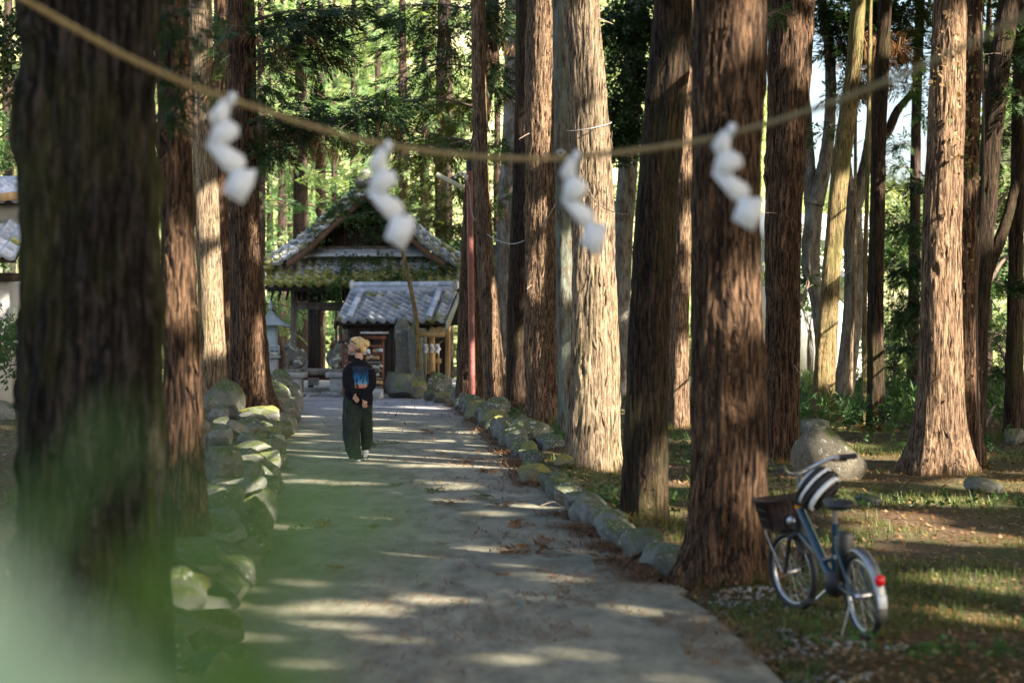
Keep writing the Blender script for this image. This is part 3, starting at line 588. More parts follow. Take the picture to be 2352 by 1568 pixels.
boughs('R8', [(940, 60, 41, 1.0, 51), (1010, 60, 41, 1.0, 56), (1050, 130, 41, .9, 47), (960, 150, 41.5, .9, 43), (920, 10, 41, .8, 34), (1040, 20, 40.8, .8, 38)], 'fol_dark', size=.5, dead=.2)
boughs('R8', [(1050, 230, 41, .8, 55), (980, 240, 41.8, .9, 60), (920, 330, 42, .8, 50), (1020, 320, 42, .9, 60), (1040, 400, 42, .7, 40)], 'fol_olive', size=.5, dead=.2)
boughs('R8', [(900, 220, 41, .6, 37), (1060, 330, 40.8, .5, 31), (890, 300, 42, .5, 31)], 'fol_mid', size=.45, dead=.3)
boughs('R7', [(1150, 60, 38.6, .5, 60), (1160, 150, 38.8, .5, 60), (1140, 200, 38.6, .4, 50), (1120, 30, 38.6, .4, 40)], 'fol_dark', size=.4, dead=.2)
boughs('R7', [(1155, 10, 39, .5, 50), (1140, 330, 40, .5, 50), (1145, 460, 41, .4, 40)], 'fol_mid', size=.4, dead=.3)
boughs('R10', [(1410, 60, 44, .9, 150), (1470, 80, 44.3, .9, 150), (1440, 160, 44, .9, 150), (1400, 250, 44.2, .7, 110), (1490, 210, 44.6, .8, 120), (1440, 290, 44, .7, 100), (1410, 340, 44, .5, 70), (1480, 20, 44, .9, 120), (1500, 310, 45, .5, 60)], 'fol_dark', 'broad', .42)
boughs('R10', [(1415, 300, 43.8, .4, 40), (1545, 300, 47, .9, 90), (1545, 160, 47, .9, 90), (1540, 450, 47, .8, 80), (1540, 560, 48, .7, 70)], 'fol_mid', 'broad', .4)
boughs('R12f', [(1900, 20, 35, .6, 160), (1950, 40, 35, .7, 220), (2000, 60, 35, .7, 220), (1985, 120, 35, .6, 160), (1930, 100, 35, .5, 120), (2050, 90, 35, .6, 140), (1960, 190, 35, .4, 100), (1990, 10, 35, .6, 160), (2070, 20, 35, .5, 120)], 'fol_dark', size=.34, dead=.15)
boughs('R12f', [(1935, 220, 34.6, .35, 50), (2080, 130, 35, .35, 40), (1920, 300, 34.4, .3, 36)], 'fol_olive', size=.28, dead=.2)
boughs('R12f', [(2020, 170, 34, .4, 50), (2035, 100, 34, .4, 50)], 'dead', 'hang', .4, wood='twig_pale')
boughs('R14', [(2095, 200, 41, .4, 50), (2120, 260, 41, .35, 40), (2060, 330, 41.5, .35, 30), (2115, 150, 41, .4, 40), (2095, 60, 41, .5, 50), (2060, 380, 41, .3, 24)], 'fol_mid', size=.34)
boughs('R14', [(2080, 510, 41, .6, 80), (2110, 600, 41, .6, 80), (2070, 620, 41, .6, 80), (2060, 720, 41, .7, 100), (2090, 790, 41, .8, 120), (2060, 880, 41, .7, 100), (2110, 900, 41, .7, 90), (2100, 690, 41, .6, 80), (2110, 420, 41, .4, 40)], 'fol_dark', size=.4)
boughs('R16', [(2270, 100, 30, .5, 76), (2300, 300, 29, .4, 51), (2250, 180, 30, .4, 51), (2340, 120, 28, .5, 76), (2330, 60, 29, .5, 76)], 'fol_dark', size=.32)
boughs('R17', [(2280, 640, 31, .4, 51), (2300, 760, 30, .5, 63), (2290, 840, 30, .45, 58), (2340, 650, 28, .3, 38), (2310, 480, 31, .35, 42), (2345, 220, 28, .4, 51), (2260, 740, 33, .4, 51)], 'fol_dark', size=.32)
boughs('R16', [(2300, 900, 32, .4, 51), (2340, 560, 33, .5, 63), (2270, 360, 33, .5, 51), (2310, 180, 33, .5, 63), (2340, 420, 33, .5, 63)], 'fol_mid', size=.3, dead=.1)
boughs('R1', [(1772, 30, 20, .18, 24)], 'fol_mid', 'broad', .16)
boughs('R11', [(1860, 640, 30, .15, 20), (1845, 310, 29, .3, 30)], 'fol_mid', 'broad', .2)

tree('B1', 'yellow leaved conifer rising just behind the right slope of the hall roof', 56.0, -0.2, [(1012, 880, 24), (1010, 500, 22), (1012, 200, 20), (1016, 0, 18)], 'bark_back', segs=28, dz=0.25, flare=.1, name='conifer')
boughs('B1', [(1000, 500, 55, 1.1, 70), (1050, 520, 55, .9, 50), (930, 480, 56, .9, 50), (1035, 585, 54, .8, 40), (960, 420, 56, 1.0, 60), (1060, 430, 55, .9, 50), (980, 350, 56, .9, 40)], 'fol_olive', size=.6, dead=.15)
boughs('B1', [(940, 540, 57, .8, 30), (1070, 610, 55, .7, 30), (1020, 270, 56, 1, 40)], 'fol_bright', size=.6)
# background conifers behind the shrine ----------------------------------
crowns = []
for s in range(3):
    rng = np.random.default_rng(50+s); f = MB(); w = MB()
    for k in range(30):
        z = 3.0+13*(k/30)+rng.uniform(-.3, .3); a = k*2.4+rng.uniform(-.4, .4); L = rng.uniform(0.9, 2.1)*(1.15-z/22)
        d = np.array([math.cos(a), math.sin(a), 0]); tip = d*L+np.array([0, 0, z-0.25*L]); st = np.array([0, 0, z])
        w.tube([st, (st+tip)/2+np.array([0, 0, .12]), tip], [.03, .02, .008], 4)
        n = 11; t = rng.uniform(.3, 1.05, n); pos = st+(tip-st)*t[:, None]+rng.normal(scale=.22, size=(n, 3)); dr = np.tile(d, (n, 1))+rng.normal(scale=.6, size=(n, 3)); dr[:, 2] -= .35
        sprays(f, 'cedar', pos, dr, rng.uniform(.45, .8, n), rng)
    crowns.append((w.mesh('limbs', M['twig'], True), f))
cm = {}
def crown_mesh(k, mat):
    if (k, mat) not in cm: cm[(k, mat)] = crowns[k][1].mesh('crown', M[mat])
    return cm[(k, mat)]
bt = [(690, 60, 34, 5, 1), (734, 66, 26, 15, 1), (648, 64, 20, 0, 1), (812, 70, 20, 6, 1), (866, 66, 16, 10, 2), (838, 76, 14, 0, 2), (770, 74, 16, -8, 2), (925, 62, 24, 0, 1), (975, 70, 22, 5, 1), (1030, 62, 20, 0, 0), (668, 78, 16, 0, 2), (1142, 66, 18, 0, 1), (720, 82, 14, 4, 2), (890, 84, 14, 0, 2), (620, 80, 16, 0, 2), (600, 57, 20, 0, 1), (1440, 62, 18, 0, 0), (1530, 70, 16, 0, 1), (430, 60, 24, 0, 1), (20, 60, 30, 0, 0), (2270, 60, 18, 6, 1), (2330, 66, 20, 0, 0)]
side = {0: 'dark', 1: 'leafy', 2: 'slender pale'}
nm = ['behind the left eave of the shrine hall', 'close beside the thickest one behind the shrine hall', 'left of the thickest one behind the shrine hall', 'behind the gable peak of the shrine hall, to its left', 'behind the gable peak of the shrine hall, to its right', 'farthest one straight behind the gable peak', 'between the thickest one and the gable peak', 'behind the right slope of the gable roof', 'farther right behind the gable roof', 'just left of the lamp pole, beyond the hall', 'far behind the left eave', 'in the gap between the lamp pole trees and the grey trunk', 'far back right of the left eave', 'far back behind the hanging white paper left of the pole', 'far left of the gable roof', 'right behind the wide footed cedar on the left', 'seen below the dark leaves right of the tan trunk', 'seen between the dark leaning and twin trunks', 'hidden behind the slim tree beside the huge trunk', 'behind the tiled house at the left edge', 'among the dark trunks at the right edge', 'behind the black trunk at the right edge']
for k, ((px, D, w, lean, tone), s) in enumerate(zip(bt, nm)):
    x = (px-CX)/F*D; z = gzs(x, D); r = px_r(w, D); rr = random.Random(k)
    root = empty('conifer', (x, D, z), f'{side[tone]} conifer {s}', 'tree', 'conifers beyond the shrine')
    l = lean/F*D/6
    inst('trunk', trunk_mesh('trunk', [(0, 0, 0), (l*.5, 0, 4), (l, 0, 8), (l*1.3, 0, 18)], [r*1.1, r, r*.9, r*.3], M['bark_back'], 28, 0.25, 12, flare=.15, ridge=.02, seed=k+400), root)
    kk = k % 3; mt = Matrix.Rotation(rr.random()*6, 4, 'Z')@Matrix.Scale(rr.uniform(.9, 1.15), 4)
    wmesh = inst('branch', crowns[kk][0], root, mt); inst('crown', crown_mesh(kk, ('fol_mid', 'fol_bright', 'fol_bright')[tone] if px > 100 else 'fol_dark'), root, mt)

# wooded hillside beyond -------------------------------------------------
rng = np.random.default_rng(9); N = 5200; f = MB(); D = 84+rng.random(N)**1.5*150; px = rng.uniform(-150, 2500, N); x = (px-CX)/F*D
keep = gnoise(x, D, 11, 20)*.6+gnoise(x, D, 4, 21)*.4 > 0.52; x = x[keep]; D = D[keep]; z = gz(x, D)
K = 34; rad = rng.uniform(1.0, 2.4, len(x)); p = rng.normal(size=(len(x), K, 3)); p /= np.linalg.norm(p, axis=2)[:, :, None]; p[:, :, 2] = np.abs(p[:, :, 2])*1.2
pos = (np.stack([x, D, z+.2*rad], 1)[:, None]+p*rad[:, None, None]*rng.uniform(.5, 1, (len(x), K, 1))).reshape(-1, 3)
dr = p.reshape(-1, 3); L = 0.75*rng.uniform(.6, 1.3, len(pos)); sd = np.cross(dr, rng.normal(size=dr.shape)); sd /= np.linalg.norm(sd, axis=1)[:, None]; d2 = np.cross(dr, sd)
V = np.stack([pos-sd*L[:, None]*.5, pos+d2*L[:, None]*.45, pos+sd*L[:, None]*.5], 1).reshape(-1, 3); f.add(V, np.arange(len(V)).reshape(-1, 3))
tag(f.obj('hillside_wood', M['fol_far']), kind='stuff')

# unseen leaf mass added overhead, its gaps cut to shape the sun patches --
E1 = np.cross(np.array(SUN), [0, 0, 1.0]); E1 /= np.linalg.norm(E1); E2 = np.cross(E1, np.array(SUN))
OPEN = []; SHUT = []
def op(px, py, D, r, asp=1.0, z=None):
    p = np.array(P(px, py, D)) if z is None else np.array(G(px, py, z)); OPEN.append((p@E1, p@E2, r*asp, r))
def sh(px, py, D, ru, rv):
    p = np.array(P(px, py, D)); SHUT.append((p@E1, p@E2, ru, rv))
for (px, py, D, r) in [(1390, 60, 22.5, .4), (1385, 160, 22.5, .35), (1370, 330, 22.5, .35), (1370, 400, 22.5, .35), (1390, 540, 22.4, .4), (1395, 640, 22.4, .4), (1390, 760, 22.4, .3), (1395, 900, 22.4, .45), (1400, 1020, 22.4, .35),
    (1250, 40, 33, .4), (1260, 130, 33, .5), (1262, 220, 33, .5), (1255, 300, 33, .35), (1240, 640, 33, .45), (1262, 800, 33, .35), (1270, 900, 33, .3), (1180, 830, 37, .4), (1190, 900, 37, .3),
    (1665, 90, 12.6, .16), (1640, 130, 12.6, .12), (1665, 700, 12.6, .16), (1660, 760, 12.6, .12), (1700, 1150, 12.6, .12), (1500, 1110, 16.6, .14), (1490, 1160, 16.6, .12), (1512, 1070, 16.6, .1), (1550, 150, 16.6, .1),
    (1565, 860, 31, .4), (1562, 940, 31, .45), (1100, 240, 38, .35), (1130, 800, 38, .5), (1120, 700, 38, .3), (1118, 430, 38, .3), (1100, 760, 40, .3), (1310, 640, 28.6, .3),
    (2170, 120, 21.5, .3), (2165, 240, 21.5, .35), (2165, 330, 21.5, .25), (2160, 430, 21.5, .3), (2160, 560, 21.5, .35), (2170, 690, 21.5, .28), (2180, 780, 21.5, .28), (2190, 870, 21.5, .25), (2150, 990, 21.5, .3), (2190, 1050, 21.5, .3), (2130, 1060, 21.5, .25),
    (1920, 560, 34, .6), (1925, 470, 34, .4), (1895, 790, 34, .5), (1890, 850, 34, .3), (1985, 900, 32, .7), (1957, 800, 34, .6), (2012, 420, 31.6, .2), (1965, 110, 34, .5), (2295, 320, 28, .4), (2270, 520, 28, .3),
    (412, 565, 12.8, .10), (412, 672, 12.8, .13), (416, 720, 12.8, .08), (440, 960, 12.8, .09), (440, 860, 12.8, .07), (495, 640, 35, .4), (478, 760, 35, .5), (480, 500, 35, .4), (575, 560, 29.5, .3), (590, 800, 29.5, .3), (600, 880, 29.5, .3),
    (1845, 1040, 20.6, .15), (1940, 1050, 20.4, .2), (700, 170, 29, .3), (850, 290, 28.6, .3), (1800, 0, 23.6, .2), (1800, 200, 23.6, .12)]: op(px, py, D, r)
for (px, py, ru, rv) in [(560, 1010, 1.6, .12), (760, 1012, 1.2, .10), (1000, 1014, 1.0, .12), (1100, 1022, .5, .1), (720, 955, .8, .16), (850, 985, 1.0, .12), (690, 1105, .5, .10), (800, 1110, .5, .08), (960, 1070, .5, .08), (1040, 1120, .6, .07), (1100, 1262, .25, .05), (1090, 1268, .3, .05), (1020, 1150, .3, .05), (1130, 1180, .4, .05),
    (850, 1405, .22, .045), (780, 1440, .25, .045), (1150, 1517, .2, .05), (900, 1470, .18, .04), (1330, 1505, .12, .03), (1530, 1562, .2, .04), (1000, 1380, .16, .03), (1290, 1330, .16, .03), (600, 1465, .12, .03), (700, 1340, .15, .03), (690, 1530, .2, .04), (1200, 1300, .2, .03), (1180, 945, .7, .1), (950, 935, .8, .1)]:
    q = np.array(G(px, py, 0)); OPEN.append((q@E1, q@E2, ru*.55, rv*1.0))
for (px, py, z, r) in [(650, 960, .35, .3), (640, 1015, .4, .35), (600, 1040, .45, .3), (605, 1290, .2, .1), (590, 1320, .2, .08), (560, 1100, .4, .2), (2250, 1200, .1, .5), (2100, 1195, .1, .4), (1990, 1130, .1, .35), (2290, 1300, .1, .3), (1880, 1120, .1, .3), (1600, 1090, .1, .4), (1560, 1150, .1, .3), (2320, 1370, .1, .25), (1210, 1000, .25, .3), (1150, 960, .25, .4), (1270, 1120, .2, .2), (2060, 1170, .1, .4), (2200, 1130, .1, .5), (2000, 1040, .1, .8), (2330, 1100, .1, .6), (1640, 1010, .1, .5), (1980, 1260, .1, .12), (1450, 1400, 0, .05)]:
    q = np.array(G(px, py, z)); OPEN.append((q@E1, q@E2, r, r*.7))
sh(500, 880, 28.5, .7, .5); sh(520, 1150, 17, .5, .25); sh(200, 700, 7.6, 1.3, 3.0); sh(1665, 430, 12.6, .35, .7); sh(1665, 950, 12.6, .4, .45); sh(823, 900, 24, .5, .9); sh(1500, 550, 16.6, .3, 1.3); sh(1960, 1350, 10.5, .7, .45); sh(1210, 1480, 9.5, .1, .1); sh(1800, 600, 23.6, .3, 1.5)
sh(838, 620, 47, 2.6, 1.6); sh(2200, 1450, 10, 1.2, .35); sh(800, 1220, 15, 1.2, .25); sh(600, 1180, 15, .8, .3)
rng = np.random.default_rng(77); N = 56000
c = np.stack([rng.uniform(0, 31, N), rng.uniform(-17, 49, N), rng.uniform(9.6, 19, N)], 1)
c = c[c[:, 0] > 1.0]; c = c[~((c[:, 1] > 40) & (c[:, 0] < 3))]
u = c@E1; v = c@E2; nz = gnoise(u, v, 0.75, 31)*.60+gnoise(u, v, 0.36, 32)*.2+gnoise(u, v, 2.2, 33)*.2
keep = nz > 0.315; isop = np.zeros(len(c), bool)
for (a, b, ru, rv) in OPEN: isop |= ((u-a)/(ru+.17))**2+((v-b)/(rv+.17))**2 < 1
shut = np.zeros(len(c), bool)
for (a, b, ru, rv) in SHUT: shut |= ((u-a)/ru)**2+((v-b)/rv)**2 < 1
keep = (keep | shut); c = c[keep]; shut = shut[keep]
f = MB()
K = 9; n = len(c); pos = np.repeat(c, K, 0)+rng.normal(scale=.12, size=(n*K, 3)); uu = pos@E1; vv = pos@E2; isop = np.zeros(len(pos), bool)
for (a, b, ru, rv) in OPEN: isop |= ((uu-a)/(ru+.09))**2+((vv-b)/(rv+.09))**2 < 1
pos = pos[~isop]; d = rng.normal(size=pos.shape); d /= np.linalg.norm(d, axis=1)[:, None]
s = np.cross(d, rng.normal(size=d.shape)); s /= np.linalg.norm(s, axis=1)[:, None]
V = np.stack([pos-d*.19, pos+s*.13, pos+d*.21-s*.05], 1).reshape(-1, 3); f.add(V, np.arange(len(V)).reshape(-1, 3))
tag(f.obj('canopy_gobo', M['fol_dark']), kind='stuff')
# ------------------------------------------------------------------ stones
def stone_mesh(seed, sub=3, cuts=13, amp=0.05, name='stone'):
    rng = np.random.default_rng(seed); bm = bmesh.new(); bmesh.ops.create_icosphere(bm, subdivisions=sub, radius=1.0)
    V = np.array([v.co[:] for v in bm.verts]); F_ = np.array([[v.index for v in f.verts] for f in bm.faces]); bm.free()
    for k in range(cuts):
        n = rng.normal(size=3); n /= np.linalg.norm(n); d = rng.uniform(.48, .8); t = V@n-d; V = V-np.where(t > 0, t, 0)[:, None]*n*0.93
    for k in range(3):
        w = rng.normal(size=(3, 3))*(2.2*(1.9**k)); ph = rng.random(3)*6; q = np.sin(V@w.T+ph).sum(1)/3; V = V*(1+amp/(1.7**k)*q)[:, None]
    return MB().add(V, F_)
SM = [stone_mesh(s) for s in range(9)]; smc = {}
SM.append(stone_mesh(31, 4, 3, .035))
def smesh(k, mat):
    if (k, mat) not in smc: smc[(k, mat)] = SM[k].mesh('stone', M[mat], True); smc[(k, mat)].set_sharp_from_angle(angle=R(24))
    return smc[(k, mat)]
def put_stone(parent, p, s, rng, mat, name='stone', tilt=.25):
    o = inst(name, smesh(rng.randrange(9), mat), parent)
    o.location = Vector(p)-(parent.location if parent else Vector()); o.scale = s; o.rotation_euler = (rng.uniform(-tilt, tilt), rng.uniform(-tilt, tilt), rng.uniform(-.5, .5)); return o
rr = random.Random(5)
wall = empty('stone_wall', (-2, 16, 0), 'low dry wall of mossy boulders along the left side of the path', 'stone wall')
y = 7.6; smats = ['stone', 'stone', 'stone_moss', 'stone', 'stone_lichen', 'stone_pale', 'stone_yellow']
while y < 44.5:
    big = 1.0+.35*(y > 24)+.2*(y > 34); L = rr.uniform(.26, .46)*big; h = rr.uniform(.15, .21)*big*(1.0 if y > 12 else .8)
    x = float(XL(y+L))-.20*big; put_stone(wall, (x+rr.uniform(-.04, .03), y+L*.8, h*.55), (rr.uniform(.2, .28)*big, L, h*1.25), rr, rr.choice(smats))
    if rr.random() < .75: put_stone(wall, (x-.18*big, y+L*.9+rr.uniform(-.2, .2), h*1.5), (rr.uniform(.2, .32)*big, L*.85, h*.8), rr, rr.choice(smats))
    if rr.random() < .5: put_stone(wall, (x-.55-rr.random()*.3, y+rr.uniform(-.2, .4), gzs(x-.7, y)+.03), (rr.uniform(.15, .33), rr.uniform(.18, .35), rr.uniform(.1, .22)), rr, rr.choice(smats))
    y += L*1.45
edge = empty('stone_edging', (0.3, 22, 0), 'low row of lichened stones edging the right side of the path', 'stone edging')
y = 12.6
while y < 41.5:
    if 19.6 < y < 22.6 and rr.random() < .55: y += .5; continue
    sc = 1.0+.25*(y > 26); L = rr.uniform(.16, .30)*sc; h = rr.uniform(.12, .19)*sc*(1.15 if y > 25 else 1)
    put_stone(edge, (float(XR(y+L))+.14+rr.uniform(-.03, .04), y+L, h*.5), (rr.uniform(.14, .22)*sc, L*1.15, h*1.15), rr, rr.choice(['stone_lichen', 'stone_lichen', 'stone', 'stone_yellow' if y > 17 else 'stone', 'stone_moss']))
    if y > 25 and rr.random() < .4: put_stone(edge, (float(XR(y))+.5+rr.random()*.2, y, .14), (.2, .25, .13), rr, 'stone_lichen')
    y += L*1.75
def boulder(px, py, w, h, D, label, mat='stone', z=None, depth=.8, name='boulder', seed=0):
    r_ = random.Random(seed+int(px)); z = gzs((px-CX)/F*D, D) if z is None else z; s = F/D
    return tag(put_stone(None, ((px-CX)/s, D, z+h/s*.38), (w/s*.56, w/s*.5*depth, h/s*.68), r_, mat, name, .12), label, 'boulder')
boulder(1205, 1010, 118, 66, 27.4, 'large rounded mossy kerb boulder beside the path, right of the pointed rock', 'stone_lichen', .05)
boulder(1140, 968, 70, 62, 31.5, 'pointed grey rock standing on the edging stones before the curved slim trunk', 'stone_lichen', .1)
boulder(1305, 1078, 70, 34, 22.3, 'yellow green mossy flat rock at the foot of the big tan trunk', 'stone_yellow', .05)
boulder(1220, 1096, 90, 50, 20.6, 'yellowish mossed kerb stone where the right edging begins again', 'stone_yellow', .02)
boulder(1903, 1062, 158, 138, 20.9, 'big smooth rounded boulder behind the bicycle handlebars', 'stone_brown', .02, .8); bpy.data.objects['boulder.004'].data = SM[9].mesh('stone', M['stone_brown'], True)
boulder(1872, 985, 88, 56, 28.5, 'grey rock behind the big smooth boulder beside the shaggy cedar', 'stone', .05)
boulder(1990, 1165, 76, 40, 18.0, 'half buried grey rock on the grass behind the bicycle saddle', 'stone', .0)
boulder(2262, 1150, 90, 40, 19.5, 'flat bluish rock in the grass at the far right', 'stone', .0)
boulder(2330, 1015, 60, 46, 27, 'dark rock at the foot of the black trunk at the right edge', 'stone_moss', .05)
boulder(2020, 975, 60, 36, 32, 'dark leafy rock at the foot of the straight dark trunk', 'stone_moss', .08)
boulder(500, 900, 120, 92, 28.5, 'huge mossy boulder on the bank left of the wide footed cedar', 'stone_moss', .35)
boulder(510, 1130, 110, 120, 17.2, 'large dark mossy rock on the left bank beside the slim reddish cedar', 'stone_moss', .25)
boulder(496, 940, 56, 50, 26.5, 'small brownish rock below the huge mossy boulder', 'stone', .35)
boulder(500, 1020, 66, 50, 22.0, 'flat grey rock on the left bank behind the wall', 'stone', .35)
boulder(545, 1000, 50, 34, 23.5, 'pale sunlit stone lying on the left bank', 'stone_pale', .4)
boulder(8, 900, 70, 60, 26, 'grey boulder at the left edge behind the huge trunk', 'stone', .4)
boulder(410, 1500, 110, 120, 8.9, 'blurred grey block at the bottom left beside the path', 'stone', .0)
# boulders round the steles
boulder(925, 880, 112, 66, 45.2, 'big mossy boulder carrying the two upright stone slabs', 'stone_moss', 0)
boulder(958, 893, 50, 42, 44.4, 'small bright green mossed boulder in front of the stone slab boulder', 'stone_yellow', 0)
boulder(1000, 876, 80, 70, 45.6, 'grey ferny rock on the bank right of the stone slabs', 'stone_lichen', 0)
boulder(1032, 890, 60, 44, 43.0, 'lichened rock at the path end before the dark red trunk', 'stone_lichen', 0)
boulder(1018, 902, 50, 34, 42.4, 'yellow lit mossy rock at the end of the right edging', 'stone_yellow', 0)
boulder(985, 900, 40, 26, 43.4, 'low green stone left of the yellow lit rock', 'stone_moss', 0)
boulder(640, 862, 64, 70, 43, 'dark mossy boulder at the shrine end of the left wall', 'stone_moss', .2)
boulder(636, 890, 50, 56, 40.5, 'green folded rock below the dark mossy boulder at the wall end', 'stone_moss', .2)
boulder(1040, 832, 34, 26, 50, 'yellow sunlit rounded rock right of the little shrine front', 'wood_gold' if False else 'stone_pale', .45)

# ------------------------------------------------------------------ litter and grass
rng = np.random.default_rng(12)
def blades(n, xf, yf, zf, L, w, flat, mat, name, keep=None, wide=None):
    y = yf(n); x = xf(n, y)
    if keep is not None: k = keep(x, y); x = x[k]; y = y[k]
    n = len(x); z = zf(x, y); a = rng.uniform(0, 2*PI, n); el = rng.uniform(flat[0], flat[1], n); l = L*rng.uniform(.5, 1.5, n)*(1 if wide is None else wide(y))
    ww = w*(1 if wide is None else wide(y)); d = np.stack([np.cos(a)*np.cos(el), np.sin(a)*np.cos(el), np.sin(el)], 1)*l[:, None]; s = np.stack([-np.sin(a), np.cos(a), 0*a], 1)*np.reshape(ww*np.ones(n), (n, 1))/2
    o = np.stack([x, y, z], 1); V = np.stack([o-s, o+s, o+d+s*.3, o+d-s*.3], 1).reshape(-1, 3)
    return tag(MB().add(V, np.arange(n*4).reshape(-1, 4)).obj(name, M[mat]), kind='stuff')
inv = lambda a, b: (lambda n: 1/rng.uniform(1/b, 1/a, n))
def right_x(n, y): return XR(y)+.05+rng.random(n)**1.2*np.maximum(7.0, y*.33)
def left_x(n, y): return XL(y)-.5-rng.random(n)*5
patchy = lambda s, thr, sc=1.1: (lambda x, y: gnoise(x, y, sc, s)*.6+gnoise(x, y, .35, s+1)*.4 > thr)
blades(60000, right_x, inv(8.5, 48), lambda x, y: gz(x, y)+.004, .07, .006, (-.05, .35), 'dead', 'needle_litter', patchy(40, .42), lambda y: .7+y/22)
blades(16000, left_x, inv(8.5, 44), lambda x, y: gz(x, y)+.004, .07, .006, (-.05, .35), 'dead', 'needle_litter', patchy(42, .4), lambda y: .7+y/22)
blades(80000, right_x, inv(8.5, 50), lambda x, y: gz(x, y)-.005, .055, .007, (.5, 1.4), 'grass', 'grass', patchy(44, .52), lambda y: .7+y/24)
blades(9000, left_x, inv(10, 44), lambda x, y: gz(x, y)-.005, .05, .007, (.5, 1.4), 'grass', 'grass', patchy(46, .56), lambda y: .7+y/24)
blades(16000, right_x, inv(8.5, 40), lambda x, y: gz(x, y)+.012, .035, .032, (-.1, .6), 'dry', 'dead_leaves', None, lambda y: .6+y/30)
blades(2500, left_x, inv(8.5, 40), lambda x, y: gz(x, y)+.012, .035, .030, (-.1, .6), 'dry', 'dead_leaves', None, lambda y: .6+y/30)
# low leafy weeds and ferns among the right hand trees
f = MB(); n = 2200; y = inv(9.5, 48)(n); x = right_x(n, y)+.3; k = gnoise(x, y, 2.2, 48) > .5; x = x[k]; y = y[k]; p = np.stack([x, y, gz(x, y)+.06], 1); d = rng.normal(size=p.shape); d[:, 2] = np.abs(d[:, 2])*.6+.3
sprays(f, 'broad', p, d, rng.uniform(.10, .22, len(p))*(1+.6*(y > 25)), rng); tag(f.obj('undergrowth', M['fol_mid']), kind='stuff')
f = MB(); n = 500; y = rng.uniform(30, 52, n); x = y*rng.uniform(.13, .27, n); p = np.stack([x, y, gz(x, y)+.15], 1); d = rng.normal(size=p.shape); d[:, 2] = np.abs(d[:, 2])*.8+.3
sprays(f, 'broad', p, d, rng.uniform(.25, .55, n), rng); sprays(f, 'cedar', p+[0.1, 0.2, .1], d, rng.uniform(.25, .6, n), rng); tag(f.obj('undergrowth', M['fol_mid']), kind='stuff')
# crumbs on the path, thicker towards its right edge
def path_x(n, y): t = rng.random(n)**.45; return XL(y)+(XR(y)-XL(y)+.1)*t
blades(9000, path_x, inv(9, 44), lambda x, y: 0*x+.012, .055, .008, (0, .4), 'dead', 'path_litter', patchy(50, .47, .7), lambda y: .8+y/22)
blades(8500, lambda n, y: XR(y)+.13-np.abs(rng.normal(scale=.17, size=n)), inv(12.6, 44), lambda x, y: 0*x+.012, .07, .009, (0, .5), 'dead', 'path_litter', patchy(52, .42, .5), lambda y: .8+y/22)
# white gravel near the bicycle
f = MB(); n = 1500; gx = rng.uniform(1.25, 2.9, n); gy = rng.uniform(9.0, 12.3, n); k = gnoise(gx, gy, .5, 60) > .48; k &= (gx-XR(gy) > .03) & (gx-XR(gy) < .9); gx = gx[k]; gy = gy[k]
octV = np.array([(1, 0, 0), (0, 1, 0), (-1, 0, 0), (0, -1, 0), (0, 0, .7), (0, 0, -.7)]); octF = np.array([(0, 1, 4), (1, 2, 4), (2, 3, 4), (3, 0, 4), (1, 0, 5), (2, 1, 5), (3, 2, 5), (0, 3, 5)])
V, Fa = scatter(octV, octF, orient(rng.normal(size=(len(gx), 3)), rng, rng.uniform(.008, .022, len(gx))), np.stack([gx, gy, gz(gx, gy)+.01], 1)); f.add(V, Fa); tag(f.obj('gravel', M['granite']), kind='stuff')
